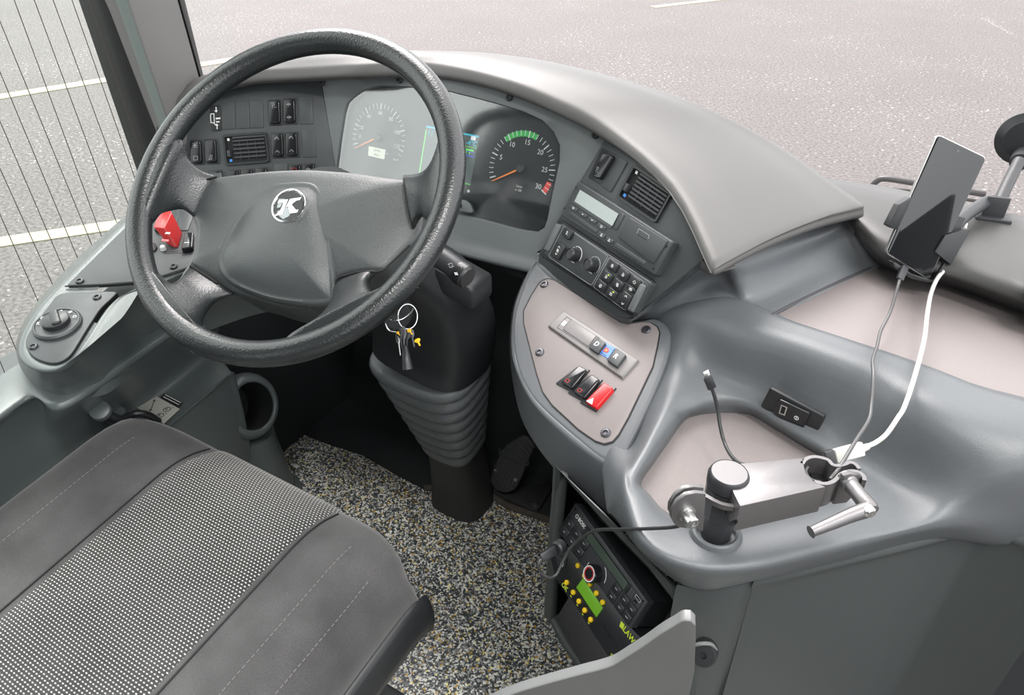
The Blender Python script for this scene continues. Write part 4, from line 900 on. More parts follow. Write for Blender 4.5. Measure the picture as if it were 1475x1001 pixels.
# side rolls
R = []
for r in rows_:
    l, rt_ = r[0], r[-1]
    R.append([l+V((.0, 0, -.085)), l+V((-.012, 0, -.06)), l+V((-.014, 0, -.03)), l+V((-.008, 0, -.010))]+r+[rt_+V((.008, 0, -.010)), rt_+V((.014, 0, -.03)), rt_+V((.012, 0, -.06)), rt_+V((.0, 0, -.085))])
mb.loft(R, 'seat_fabric', caps=False, closed=False); mb.build('cushion', seat, fix=True, ang=80)
# centre woven panel, slightly proud
mb = MB(); rows_ = []
tt = [k/40 for k in range(41)]
nx = 16
for t in tt:
    rr_ = []
    for k in range(nx+1):
        x = STR0+(STR1-STR0)*k/nx; y = yy(x, t); e = min(k, nx-k); rr_.append(V((x, y, seatz(x, y)+(.0042 if 0 < e else -.003)-(.0018 if e == 1 else 0))))
    rows_.append(rr_)
last = rows_[-1]
for dy, dz in ((.014, -.010), (.021, -.026), (.021, -.055)): rows_.append([p+V((0, dy, dz)) for p in last])
mb.loft(rows_, 'seat_dots', caps=False, closed=False); mb.build('woven_panel', seat, fix=True, ang=80)
mat('thread', (.24, .235, .23), .8)
def stitch(xf, t0, t1, name='stitching', dashed=True):
    P = [V((xf(t), yy(xf(t), t), seatz(xf(t), yy(xf(t), t))+.0008)) for t in [t0+(t1-t0)*k/220 for k in range(221)]]; mb = MB()
    for k in range(0, 218, 2):
        mb.tube([P[k], P[k].lerp(P[k+1], 1.3)], .00038, 'thread', seg=4, sub=1)
    o = mb.build(name, seat); o['kind'] = 'stuff'
stitch(lambda t: -.948-.006*t, 0, .955); stitch(lambda t: -.524+.008*t, 0, .965); stitch(lambda t: -.474+.012*t-.02*max(0, t-.9), 0, .955)
for x in (STR0, STR1):
    P = [V((x, yy(x, t), seatz(x, yy(x, t))+.0012)) for t in [k/30 for k in range(31)]]; MB().tube(P, .0013, 'seam_black', seg=6, sub=2).build('piping_seam', seat)
# plastic base, lever and suspension under the right side
mb = MB(); prof = [(SX1+.010, .40), (SX1+.020, .375), (SX1+.018, .335), (SX1-.01, .325)]
mb.grid([[V((x, y, z+(y-.45)*.13+.01-(.02 if y > .44 else 0))) for y in (-.3, 0, .25, .44, .49)] for x, z in prof], 'black_plastic', 4, 2); mb.build('side_trim', seat, solid=.004, ang=60)
MB().box((-.74, .08, .30), (.24, 0, 0), (0, .34, 0), (0, 0, .045), 'black_plastic', .02).build('seat_frame', seat)
hp = PD(571, 868, 1.02)
mb = MB(); mb.tube([hp+V((-.05, -.03, .035)), hp+V((-.012, .0, .028)), hp+V((0, .012, .012)), hp+V((.0, .014, -.012)), hp+V((-.004, .012, -.030))], lambda t: .012+.004*math.sin(3.1*t), 'black_plastic', seg=14); mb.build('adjust_lever', seat)
for i, (x, y, d) in enumerate([(505, 985, 1.12), (545, 1010, 1.15)]):
    c = PD(x, y, d); MB().box(c+V((-.05, -.12, -.03)), V((.085, 0, 0)), V((0, .15, 0)), V((0, 0, .028+.01*i)), 'black_plastic', .008).build('slide_rail', seat)
MB().box((-.74, .02, .13), (.17, 0, 0), (0, .25, 0), (0, 0, .13), 'rubber_black', .02).build('suspension_base', seat)
# ================================================================ driver's side console (left)
LC = Plane(PZ(95, 480, .675), (.10, -.14, .98))
lcn = thing('side_console', 'grey side console with a rounded nose beside the left window, carrying the light switch', 'console', PZ(95, 480, .2))
C_ = [(190, 312), (125, 375), (86, 413), (60, 440), (45, 461), (33, 483), (28, 503), (32, 518), (45, 529), (65, 535), (86, 531), (104, 518), (122, 493), (144, 458), (158, 440), (176, 426), (203, 416), (240, 404), (270, 392), (310, 376), (350, 360)]
D_ = [(180, 312), (112, 372), (76, 410), (53, 437), (38, 459), (27, 483), (24, 506), (31, 532), (43, 547), (62, 557), (88, 560), (114, 557), (146, 548), (176, 521), (200, 501), (221, 487), (250, 468), (290, 460), (320, 450), (350, 440), (390, 430)]
cxm, cym = 150, 400
Cp = [LC.at(*p) for p in C_]
def inw(P, p, t): return P.lerp(LC.at(cxm+(p[0]-cxm)*.6+60, cym+(p[1]-cym)*.6-20), t)
Dp = []
for i, (p, c) in enumerate(zip(D_, Cp)): Dp.append(PZ(p[0], p[1], c.z-.075-.055*max(0, min(1, (i-10)/4))))
r_in = [inw(P, p, .30)-LC.n*.001 for P, p in zip(Cp, C_)]; r_in2 = [inw(P, p, .12) for P, p in zip(Cp, C_)]
mid = [P.lerp(D, .10)+(D-P).cross(V((0, 0, 0))) for P, D in zip(Cp, Dp)]
MB().grid([[inw(P, p, .9)-LC.n*.001 for P, p in zip(Cp, C_)], r_in, r_in2, [P.lerp(D, .02)+LC.n*.0015 for P, D in zip(Cp, Dp)], [P.lerp(D, .09)-LC.n*.003 for P, D in zip(Cp, Dp)], [P.lerp(D, .2) for P, D in zip(Cp, Dp)], [P.lerp(D, .6) for P, D in zip(Cp, Dp)], Dp, [D+V((-.005, .01, -.03)) for D in Dp]], 'side_grey', 4, 3).build('console_body', lcn, ang=70)
kp = sp2(mp(z5, [(245, 404), (350, 398), (462, 394), (458, 415), (410, 460), (372, 515), (330, 582), (288, 648), (245, 678), (200, 682), (140, 660), (110, 620), (112, 575), (150, 515), (200, 450)]), 3)
MB().prism(LC, kp, -.004, .0025, 'seam_black').build('panel_gap', lcn)
kp2 = [(x*.985+.015*95, y*.985+.015*475) for x, y in kp]
MB().prism(LC, kp2, -.004, .0036, 'panel_black', .001).build('knob_panel', lcn)
up = [(97, 413), (150, 411), (190, 408), (234, 399), (268, 388), (320, 360), (320, 250), (232, 262), (205, 300), (180, 331), (140, 370)]
MB().prism(LC, rpoly(up, 3), -.004, .003, 'panel_black', .001).build('switch_plate', lcn)
MB().tube([LC.at(*p, .003) for p in [(95, 414.5), (150, 412.5), (190, 409.5), (234, 401), (268, 390), (300, 375)]], .0012, 'seam_black', seg=6).build('plate_gap', lcn)
for p in [z5(323, 355), z5(393, 420), z5(139, 618), z5(698, 297)]: screw(LC, *p, lcn, h=.0035)
ls = thing('light_switch', 'round rotary headlight switch on the nose of the left console', 'switch', LC.at(85, 472))
c_ = LC.at(*z5(237, 532), .0036); MB().lathe(c_, LC.n, [(.0325, 0), (.0325, .004), (.0300, .0065), (.0285, .0066), (.0275, .005), (.0001, .005)], 'panel_black', 40, caps=False).build('escutcheon', ls)
MB().lathe(c_+LC.n*.005, LC.n, [(.0185, 0), (.0180, .007), (.0165, .008), (.0001, .0082)], 'black_plastic', 32, caps=False).build('knob', ls)
L = LS(LC, *z5(240, 528), (3, 10), .012)
MB().prism(L, rpoly([(-.0165, -.006), (.0165, -.006), (.0165, .006), (-.0165, .006)], .004), -.002, .008, 'black_plastic', .0025, 3).build('grip_bar', ls)
mb = MB(); L = LS(LC, *z5(237, 532), (1, 0), .0103)
for a, nm in ((3.0, 'lamp'), (3.5, 'box'), (4.6, 'up'), (5.2, 'sun'), (5.8, 'box')): icon(mb, L, nm, .0242*math.cos(a), .0242*math.sin(a), .006, 'white_mark', .0006)
mb.build('light_symbols', ls)
# guarded switch
def lrk(quad, h, m='panel_black', name='rocker_switch', bev=.001, b=0): return MB().prism(LC.off(h), rpoly(mp(ss, quad), 2), -h+b, 0, m, bev).build(name, lcn, ang=50)
lrk([(140, 330), (190, 190), (240, 195), (190, 345)], .010, 'black_gloss', bev=.002)
lrk([(255, 180), (385, 165), (360, 345), (200, 352)], .0045, name='blank_cover'); lrk([(385, 165), (520, 160), (515, 235), (470, 345), (362, 345)], .0045, name='blank_cover')
lrk([(440, 365), (525, 360), (515, 505), (405, 520)], .012, 'black_gloss', bev=.002)
mb = MB().prism(LC.off(.0122), mp(ss, [(440, 462), (485, 460), (482, 468), (438, 470)]), 0, .0004, 'white_mark'); mb.build('switch_mark', lcn)
lrk([(400, 535), (520, 530), (520, 560), (240, 570), (230, 552)], .0035, 'black_plastic', name='plate_edge')
lrk([(-60, 480), (150, 460), (175, 500), (150, 540), (-40, 560)], .006, 'black_plastic', name='blank_cover')
g_ = thing('guarded_switch', 'red flip-up guard cap over a switch, seen through the left opening of the wheel', 'switch', LC.at(255, 350))
top_ = [LC.at(*p, .032) for p in mp(ss, [(262, 312), (345, 302), (375, 330), (305, 478), (296, 482), (207, 472), (205, 460)])]
bot_ = [LC.at(*p, .004) for p in mp(ss, [(310, 360), (370, 345), (425, 392), (385, 528), (350, 532), (290, 500), (270, 480)])]
mb = MB(); b = bmesh.new(); lo = [b.verts.new(p) for p in bot_]; hi = [b.verts.new(p) for p in top_]; b.faces.new(hi); b.faces.new(lo[::-1])
for i in range(7): b.faces.new((lo[i], lo[(i+1) % 7], hi[(i+1) % 7], hi[i]))
bmesh.ops.recalc_face_normals(b, faces=b.faces); bmesh.ops.bevel(b, geom=list(b.edges), offset=.0022, segments=3, affect='EDGES', profile=.5, clamp_overlap=True); mb.bm(b, 'red_plastic'); mb.build('guard_cap', g_, ang=50)
TS = LC.off(.0323); mb = MB(); mb.prism(TS, mp(ss, [(225, 432), (290, 437), (286, 458), (219, 452)]), 0, .0008, 'red_plastic'); icon(mb, LS(TS, *ss(280, 370), (10, 0)), 'waves', 0, 0, .008, 'white_mark', .001, .0004); mb.build('cap_lettering', g_)
MB().lathe(LC.at(*ss(245, 548), .0035), LC.n, [(.0045, 0), (.0042, .006), (.003, .0075), (.0001, .0078)], 'white_mark', 16, caps=False).build('indicator_lamp', g_)
# side trim below the window: ledge, ridge, pocket wall and pod
st_ = thing('side_trim', 'large moulded grey side trim running under the left window beside the seat', 'side trim', PZ(100, 640, 0))
def row(z, P): return [PZ(x, y, (z if len(q) == 2 else q[2])) for q in P for x, y in [q[:2]]]
T = [row(.575, [(-110, 620), (-4, 544), (30, 521), (70, 488), (130, 436), (200, 376), (260, 326), (290, 300)]),
     row(.572, [(-110, 668), (-14, 596), (30, 560), (72, 565), (120, 545), (180, 500), (250, 450), (288, 425)]),
     row(.566, [(-110, 680), (-4, 606), (46, 573), (74, 586), (115, 572), (187, 521), (262, 468), (300, 441)]),
     row(.545, [(-110, 698), (-2, 618), (53, 580), (78, 598), (118, 582), (190, 530), (265, 477), (305, 449)]),
     row(.47, [(-110, 765), (-2, 676), (58, 632), (84, 625), (130, 600), (196, 556), (266, 502), (308, 469)]),
     row(.40, [(-110, 850), (0, 745), (70, 690), (110, 662), (150, 630), (200, 588), (272, 531), (303, 507)]),
     row(.398, [(-80, 890), (40, 790), (105, 738), (145, 700), (186, 662), (236, 618), (305, 560), (325, 542)]),
     row(.385, [(-75, 900), (46, 798), (110, 746), (148, 707), (189, 669), (240, 625), (309, 566), (330, 548)])]
T.append([p+V((-.01, 0, -.18)) for p in T[-1]]); T.append([p+V((-.03, 0, -.16)) for p in T[-1]])
for j, r in enumerate(T):
    e = r[-1]; k = V((-.012, .022, 0)); r.append(e+k+V((0, 0, -.010))); r.append(e+V((-.10 if j > 4 else -.03, .025, -.03)))
MB().grid(T, 'side_grey', 4, 4).build('trim_shell', st_, ang=70)
TS = Plane(PZ(237, 580, .402), (0, 0, 1))
# door pull hollow at the far left
hp_ = Plane(PZ(0, 580, .566), (.08, -.02, 1)); MB().prism(hp_, rpoly([(-80, 590), (-20, 576), (18, 576), (25, 584), (16, 596), (-30, 625), (-80, 640)], 6), -.002, .0012, 'dark_plastic', .001).build('pull_recess', st_)
bx = PZ(5, 680, .40); MB().box(bx+V((-.02, -.12, -.05)), V((.06, 0, 0)), V((0, .14, 0)), V((0, 0, .06)), 'black_plastic', .02, 4).build('storage_box', st_)
# instruction sticker
sq = bil(mp(l1, [(735, 585), (822, 635), (738, 722), (618, 645)]))
stk = MB().prism(TS, mp(l1, [(706, 598), (810, 655), (738, 722), (618, 650)]), 0, .0008, 'sticker_silver').build('sticker'); tag(stk, 'silver and black instruction sticker with two round P symbols beside the lever', 'sticker')
mb = MB().prism(TS, mp(l1, [(740, 585), (823, 628), (805, 650), (722, 605)]), 0, .0012, 'black_plastic')
for (cx, cy) in ((753, 658), (722, 685)):
    L = LS(TS, *l1(cx, cy), (10, -6), .001); mb.stroke(L, circ(0, 0, .0062, 18), .0012, .0003, 'black_plastic', closed=True); mb.text(L, I2, 'P', 'black_plastic', .0004, .009, bold=True); mb.prism(L, circ(.009, .005, .0012, 8), 0, .0004, 'black_plastic')
L = LS(TS, *l1(688, 640), (4, -10), .001); mb.stroke(L, [(-.014, 0), (.014, 0)], .001, .0003, 'black_plastic'); mb.flat(L, [(.018, 0), (.012, .003), (.012, -.003)], .0004, 'black_plastic'); mb.flat(L, [(-.018, 0), (-.012, -.003), (-.012, .003)], .0004, 'black_plastic')
for k in range(2): mb.stroke(TS, mp(l1, [(745-8*k, 592+9*k), (815-8*k, 628+9*k)]), .0012, .0015, 'white_mark')
mb.build('sticker_print', stk)
# brake lever knob
bl = thing('brake_lever', 'grey mushroom-headed lever between the side trim and the seat', 'lever', PZ(150, 610, .40))
kc = PZ(144, 591, .485); ax_ = ((C0-kc).normalized()+V((-.35, 0, .15))).normalized()
MB().lathe(kc, ax_, [(.008, -.035), (.009, -.022), (.014, -.014), (.0170, -.009), (.0172, .001), (.0155, .005), (.008, .0068), (.0001, .007)], 'side_grey', 28).build('knob', bl, fix=True)
MB().tube([kc-ax_*.03, kc-ax_*.045+V((.01, .01, -.01)), PZ(178, 606, .41)], .009, 'black_plastic', seg=14).build('stem', bl)
k2 = PZ(172, 594, .430); MB().lathe(k2, ax_, [(.007, -.03), (.008, -.012), (.0110, -.004), (.0112, .002), (.009, .005), (.0001, .0055)], 'side_grey', 24).build('second_knob', bl, fix=True)
MB().tube([PZ(176, 603, .44), PZ(195, 596, .45), PZ(212, 597, .44), PZ(228, 606, .41)], .006, 'black_plastic', seg=10).build('gaiter', bl)
MB().tube([PZ(155, 607, .43), PZ(165, 610, .42)], .004, 'side_grey', seg=10).build('pin', bl)
# air duct
dc = PD(366, 585, 1.53); da = ((C0-dc).normalized()*.78+RT*.60).normalized()
du = thing('cup_holder', 'round black-bored grey cup holder in the footwell beyond the side trim', 'cup holder', (dc.x, dc.y, 0))
up_ = UPV
rings = []
def ell(c, r, rz, sh=0): 
    y = (UPV-da*UPV.dot(da)).normalized(); x = y.cross(da); return [c+x*(r*math.cos(2*math.pi*k/32))+y*(rz*math.sin(2*math.pi*k/32)) for k in range(32)]
for h, r in ((-.10, .044), (-.004, .046), (0, .047), (.0015, .049), (.001, .054), (-.004, .060), (-.02, .066)): rings.append(ell(dc+da*h, r, r*1.08))
rings.append(ell(dc-da*.05, .066, .070))
MB().loft(rings[1:], 'side_grey', caps=False).build('collar', du, fix=True, ang=60)
st0 = dc-da*.055+V((0, 0, -.062)); R3 = []
for z_, r_ in ((st0.z-.005, .050), (st0.z-.08, .056), (st0.z-.18, .066), (.004, .080)): R3.append([V((st0.x+.010+r_*math.cos(2*math.pi*k/28), st0.y+r_*math.sin(2*math.pi*k/28), z_)) for k in range(28)])
MB().loft(R3, 'side_grey').build('stand', du, fix=True)
MB().loft([rings[1], rings[0]], 'deep_black', caps=False).raw(rings[0], [tuple(range(32))], 'deep_black').build('bore', du)
# ================================================================ right console
rc = thing('centre_console', 'sculpted grey console right of the driver with a taupe switch plate and storage tray', 'console', (-.1, .75, 0))
ptz = lambda x, y: PT.at(x, y).z
RIM = [(772, 377), (760, 394), (750, 418), (742, 441), (738, 462), (737, 485), (739, 508), (745, 533), (753, 552), (768, 576), (790, 598), (815, 620), (840, 641), (862, 658), (880, 666), (895, 662), (908, 640), (928, 600), (946, 558), (960, 520), (967, 492), (966, 474), (957, 463), (940, 457), (922, 462), (905, 466), (890, 461), (870, 450), (830, 423), (790, 393), (781, 383)]
MB().prism(PT, sp2(RIM, 2), -.05, 0, 'console_grey', .006, 4).build('plate_surround', rc, fix=True, ang=60)
pl_ = mp(z4, [(205, 112), (230, 104), (262, 112), (420, 212), (585, 318), (620, 326), (690, 315), (730, 318), (762, 338), (773, 365), (762, 430), (740, 530), (690, 635), (620, 780), (575, 860), (545, 895), (505, 907), (460, 893), (380, 838), (250, 718), (205, 655), (175, 565), (140, 430), (112, 320), (112, 260), (150, 185), (188, 125)])
MB().prism(PT, pl_, -.002, .0012, 'seam_black').build('plate_gap', rc)
pcx, pcy = 852, 520; MB().prism(PT, [(pcx+(x-pcx)*.982, pcy+(y-pcy)*.985) for x, y in pl_], -.002, .0026, 'plate_taupe', .001).build('switch_plate', rc)
for p in [z4(216, 138), z4(195, 464), z4(706, 356), z4(512, 852)]: screw(PT, *p, rc, h=.0026, r=.0068, m='dark_metal')
# side skirt of the plate body
K = [(800, 398), (773, 377), (752, 412), (740, 450), (737, 500), (745, 535), (768, 578), (810, 618), (850, 650), (882, 670), (910, 694)]
B = [(800, 392), (769, 378), (743, 430), (735.5, 470), (735.5, 512), (742, 562), (757, 612), (796, 669), (836, 701), (876, 738), (896, 757)]
zk = [ptz(*p) for p in K]
rws = [[PT.at(x+(pcx-x)*.12, y+(pcy-y)*.12, -.004) for x, y in K], [PT.at(*p, -.0015) for p in K], [PZ(k[0]+(b[0]-k[0])*.22, k[1]+(b[1]-k[1])*.22, z-.013) for k, b, z in zip(K, B, zk)],
       [PZ(k[0]+(b[0]-k[0])*.8, k[1]+(b[1]-k[1])*.8, z-.055) for k, b, z in zip(K, B, zk)], [PZ(b[0], b[1], z-.072) for b, z in zip(B, zk)],
       [PZ(b[0]+1, b[1]+2, z-.080) for b, z in zip(B, zk)], [PZ(b[0]+22, b[1]-4, z-.086) for b, z in zip(B, zk)], [PZ(b[0]+60, b[1]-10, z-.086) for b, z in zip(B, zk)]]
MB().grid(rws, 'console_grey', 4, 3).build('side_skirt', rc, ang=70)
# tray shell: stations round the pocket (floor edge, rim, mid, crest, outer, brow, tuck)
def pz(x, y, dz=0): return (x, y, ptz(x, y)+dz)
ST = [
 [(924, 696, .632), (916, 692, .652), (907, 684, .655), (898, 677, .651), (884, 688, .632), (872, 722, .595), (885, 716, .58)],
 [(943, 666, .632), (937, 660, .652), (926, 643, .656), pz(908, 640, -.010), pz(880, 612, -.03), pz(862, 600, -.06), pz(880, 600, -.08)],
 [(962, 639, .632), (956, 631, .652), (948, 603, .659), pz(930, 588, -.008), pz(908, 562, -.03), pz(895, 558, -.06), pz(905, 560, -.08)],
 [(985, 607, .632), (980, 596, .653), (975, 557, .662), pz(958, 530, -.006), pz(938, 503, -.03), pz(925, 500, -.06), pz(935, 500, -.08)],
 [(1004, 598, .632), (1004, 582, .654), (1003, 532, .668), (997, 480, .702), (972, 460, .704), (955, 450, .698), (950, 445, .67)],
 [(1040, 594, .632), (1040, 574, .654), (1046, 540, .672), (1062, 490, .722), (1054, 452, .738), (1045, 425, .742), (1045, 420, .70)],
 [(1079, 597, .632), (1085, 586, .654), (1103, 558, .674), (1128, 503, .732), (1140, 472, .745), (1146, 462, .742), (1150, 458, .70)],
 [(1110, 614, .632), (1118, 606, .654), (1148, 582, .674), (1192, 524, .736), (1213, 496, .747), (1221, 487, .743), (1225, 483, .70)],
 [(1150, 638, .632), (1160, 632, .654), (1196, 612, .672), (1262, 553, .737), (1298, 525, .748), (1306, 515, .743), (1310, 510, .70)],
 [(1180, 657, .632), (1195, 654, .653), (1246, 652, .664), (1345, 602, .738), (1388, 564, .748), (1398, 550, .743), (1402, 545, .70)],
 [(1205, 680, .632), (1222, 690, .652), (1310, 706, .657), (1440, 680, .715), (1560, 640, .742), (1590, 630, .738), (1600, 620, .70)],
 [(1212, 708, .632), (1222, 724, .650), (1300, 752, .655), (1400, 735, .665), (1455, 748, .645), (1480, 776, .600), (1475, 772, .585)],
 [(1170, 722, .632), (1178, 737, .650), (1220, 772, .655), (1300, 768, .652), (1335, 768, .635), (1345, 776, .603), (1340, 770, .588)],
 [(1110, 737, .632), (1110, 752, .650), (1115, 785, .655), (1180, 793, .652), (1203, 800, .635), (1212, 808, .603), (1210, 802, .588)],
 [(1050, 747, .632), (1045, 766, .650), (1050, 795, .655), (1070, 818, .652), (1078, 828, .635), (1082, 838, .603), (1082, 832, .588)],
 [(990, 747, .632), (982, 757, .650), (990, 793, .655), (993, 815, .652), (990, 828, .635), (1000, 848, .598), (1004, 842, .585)],
 [(957, 735, .632), (946, 740, .650), (938, 768, .655), (930, 785, .652), (926, 795, .632), (935, 806, .590), (944, 800, .578)],
 [(936, 712, .632), (928, 712, .651), (914, 722, .655), (903, 728, .650), (895, 738, .630), (886, 746, .592), (897, 742, .58)],
]
N_ = len(ST); rows_ = [[PZ(*ST[i][j]) for i in range(N_)] for j in range(7)]
MB().grid(rows_, 'console_grey', 5, 4, cu=True).build('tray_shell', rc, ang=75)
TF = Plane(PZ(1050, 640, .631), (0, 0, 1)); fl_ = [q[0][:2] for q in ST]; ccx = sum(p[0] for p in fl_)/N_; ccy = sum(p[1] for p in fl_)/N_
mat('tray_mat', (.20, .178, .174), .75, bump=.5, bscale=1500, mottle=.10, mscale=500)
MB().prism(TF, sp2([(ccx+(x-ccx)*1.03, ccy+(y-ccy)*1.03) for x, y in fl_], 3), -.006, 0, 'tray_mat', .0).build('tray_mat', rc)
MB().prism(TF, sp2([(ccx+(x-ccx)*1.10, ccy+(y-ccy)*1.10) for x, y in fl_], 3), -.012, -.006, 'console_grey', .0).build('tray_floor', rc)
# USB socket on the back wall of the tray
ua, ub, uc = PZ(1106, 598, .648), PZ(1182, 634, .648), PZ(1113, 560, .690)
UP = plane3(ua, ub, uc); us_ = thing('usb_socket', 'black usb socket panel set in the back wall of the tray', 'socket', UP.at(1145, 600))
UP = UP.off(.0035); MB().prism(UP, rpoly(mp(z6, [(652, 183), (900, 315), (850, 422), (610, 268)]), [3, 3, 3, 3]), -.006, 0, 'black_plastic', .0015).build('panel', us_)
MB().prism(UP, rpoly(mp(z6, [(697, 225), (842, 295), (800, 380), (668, 290)]), 5), 0, .004, 'black_gloss', .0012).build('module', us_)
UQ = UP.off(.0042); mb = MB(); mb.prism(UQ, mp(z6, [(706, 258), (734, 270), (722, 308), (694, 297)]), 0, .0006, 'steel'); mb.prism(UQ, mp(z6, [(709, 264), (727, 272), (718, 301), (700, 294)]), 0, .0008, 'deep_black'); mb.build('usb_port', us_)
mb = MB(); L = LS(UQ, *z6(773, 319), (10, 5)); icon(mb, L, 'clock', 0, 0, .007, 'white_mark', .0008); mb.build('usb_symbol', us_)
# gear selector
gs = thing('gear_selector', 'grey push-button gear selector strip with D and R keys on the taupe plate', 'gear selector', PT.at(855, 493))
GS = PT.off(.0075); g = bil(mp(z4, [(310, 256), (667, 492), (588, 580), (230, 330)]))
mat('selector_grey', (.21, .20, .20), .4)
MB().prism(GS, [g(0, 0), g(1, 0), g(1, 1), g(0, 1)], -.0055, 0, 'selector_grey', .0025, 3).build('bezel', gs)
mb = MB().stroke(GS, mp(z4, [(322, 288), (480, 392), (432, 444), (276, 340)]), .0008, .0002, 'seam_black', closed=True); mb.stroke(GS, mp(z4, [(343, 300), (302, 350)]), .0008, .0002, 'seam_black'); mb.build('key_outline', gs)
mb = MB().prism(GS, rpoly(mp(z4, [(343, 303), (465, 383), (425, 432), (304, 350)]), 1), 0, .0015, 'selector_grey', .0006); mb.build('blank_key', gs)
mb = MB().flat(GS, mp(z4, [(310, 306), (325, 316), (308, 335), (292, 325)]), .0006, 'white_mark'); mb.build('white_square', gs)
GK = PT.off(.0135); UG = (10, 6.5)
for q, tx in ((mp(z4, [(470, 385), (510, 412), (470, 462), (425, 432)]), 'D'), (mp(z4, [(560, 437), (607, 470), (563, 528), (513, 492)]), 'R')):
    mb = MB().prism(GK, rpoly(q, 1.5), -.006, 0, 'panel_black', .0015); cx = sum(p[0] for p in q)/4; cy = sum(p[1] for p in q)/4
    mb.text(LS(GK, cx-1, cy-1, UG), I2, tx, 'white_mark', .0004, .0105, bold=True); mb.build('gear_key', gs)
mat('selector_blue', (.10, .25, .70), .4)
mb = MB().prism(GS, mp(z4, [(510, 415), (555, 440), (520, 490), (472, 460)]), 0, .0012, 'selector_blue'); L = LS(GS, *z4(513, 452), UG, .0014); mb.prism(L, [(-.004, -.003), (0, -.0045), (.004, -.002), (.004, .003), (-.003, .004)], 0, .0005, 'red_plastic'); mb.prism(L, [(-.001, -.0015), (.002, 0), (-.001, .002)], .0005, .0008, 'yellow_knob')
for k in range(5): mb.prism(L, rr(-.006+k*.0028, -.0075, -.0045+k*.0028, -.0063), 0, .0004, 'grey_mark'); mb.prism(L, rr(-.006+k*.0028, .0063, -.0045+k*.0028, .0075), 0, .0004, 'seam_black')
mb.build('neutral_key', gs)
# three rockers
for q, cap, lab, lbl in (([(380, 518), (420, 542), (345, 632), (292, 600)], 'black_gloss', None, 'glossy black rocker switch below the gear selector, farthest from the red one'),
                   ([(440, 560), (482, 590), (405, 680), (350, 645)], 'black_gloss', None, 'glossy black rocker switch directly beside the red hazard switch'),
                   ([(500, 600), (547, 630), (462, 728), (408, 692)], 'red_gloss', 'tri', 'glossy red hazard warning switch with a white triangle')):
    H5 = .0105; S5 = PT.off(H5); t = thing('rocker_switch', lbl, 'switch', PT.at(*z4(*q[3])), 'rocker switches on the taupe plate')
    b_ = [(x+(9 if i in (1, 2) else -10)+2, y+(8 if i > 1 else -2)+16) for i, (x, y) in enumerate(q)]
    MB().prism(PT, rpoly(mp(z4, [(q[0][0]-6, q[0][1]+20), (q[1][0]+18, q[1][1]+8), (q[2][0]+4, q[2][1]+26), (q[3][0]-20, q[3][1]+16)]), 1.5), .0025, .0048, 'black_plastic', .0008).build('switch_frame', t)
    MB().prism(S5, rpoly(mp(z4, q), 3.4), -H5+.003, 0, cap, .003, 4).build('rocker_cap', t, ang=60)
    L = LS(S5, *z4((q[2][0]+q[3][0])/2+4, (q[2][1]+q[3][1])/2-18), UG, .0002); mb = MB()
    if lab: mb.flat(L, [(-.0055, .004), (.0055, .004), (0, -.005)], .0004, 'white_mark'); mb.build('hazard_symbol', t)
    else: icon(mb, L, 'box', 0, -.001, .008, 'red_plastic', .0005, .0003); mb.build('switch_symbol', t)
# lower cabinet holding the radios
cab = thing('radio_cabinet', 'tall grey cabinet under the console with a black recess for the radio and controller', 'cabinet', PZ(900, 900, 0))
PO = PZ(797, 668, .575); pb_ = PD(785, 888, 1.15); pbot = V((PO.x, PO.y, pb_.z))
O_ = [PO, PO.lerp(pbot, .5), pbot, PD(806, 925, 1.12), PD(834, 966, 1.08), PD(880, 1030, 1.02), PD(1000, 1030, .90), PD(1006, 930, .86), PD(1000, 890, .84), PD(980, 850, .83), PD(938, 808, .86), PD(870, 738, .90), PD(820, 690, .95)]
I_ = [PO+V((.004, -.0, 0)), None]
In = [(808, 680), (804, 780), (799, 878), (818, 912), (842, 954), (890, 1010), (960, 1010), (973, 930), (974, 895), (972, 866), (935, 818), (868, 748), (826, 702)]
dO = [(p-C0).dot(FW) for p in O_]
I1 = [PD(x, y, d+.006) for (x, y), d in zip(In, dO)]; I2_ = [PD(x+(4 if x < 860 else -2), y+1, d+.10) for (x, y), d in zip(In, dO)]
Mi = [o.lerp(i, .25)+(C0-o).normalized()*.004 for o, i in zip(O_, I1)]; Mj = [o.lerp(i, .8)+(C0-o).normalized()*.004 for o, i in zip(O_, I1)]
cm = (I2_[2]+I2_[9])/2
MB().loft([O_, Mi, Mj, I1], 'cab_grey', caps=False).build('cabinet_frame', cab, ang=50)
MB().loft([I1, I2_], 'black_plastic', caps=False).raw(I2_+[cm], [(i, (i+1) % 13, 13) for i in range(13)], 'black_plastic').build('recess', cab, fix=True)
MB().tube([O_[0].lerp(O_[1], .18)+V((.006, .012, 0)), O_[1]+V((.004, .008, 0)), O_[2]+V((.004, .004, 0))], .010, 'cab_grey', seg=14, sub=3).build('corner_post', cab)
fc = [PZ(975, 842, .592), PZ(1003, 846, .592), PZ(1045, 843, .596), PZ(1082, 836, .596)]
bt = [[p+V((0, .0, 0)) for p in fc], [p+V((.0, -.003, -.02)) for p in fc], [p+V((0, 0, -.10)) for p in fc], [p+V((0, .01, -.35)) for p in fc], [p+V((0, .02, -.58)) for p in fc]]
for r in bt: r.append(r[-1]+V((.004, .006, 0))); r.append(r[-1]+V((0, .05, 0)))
MB().grid(bt, 'cab_grey', 3, 3).build('front_panel', cab, ang=60)
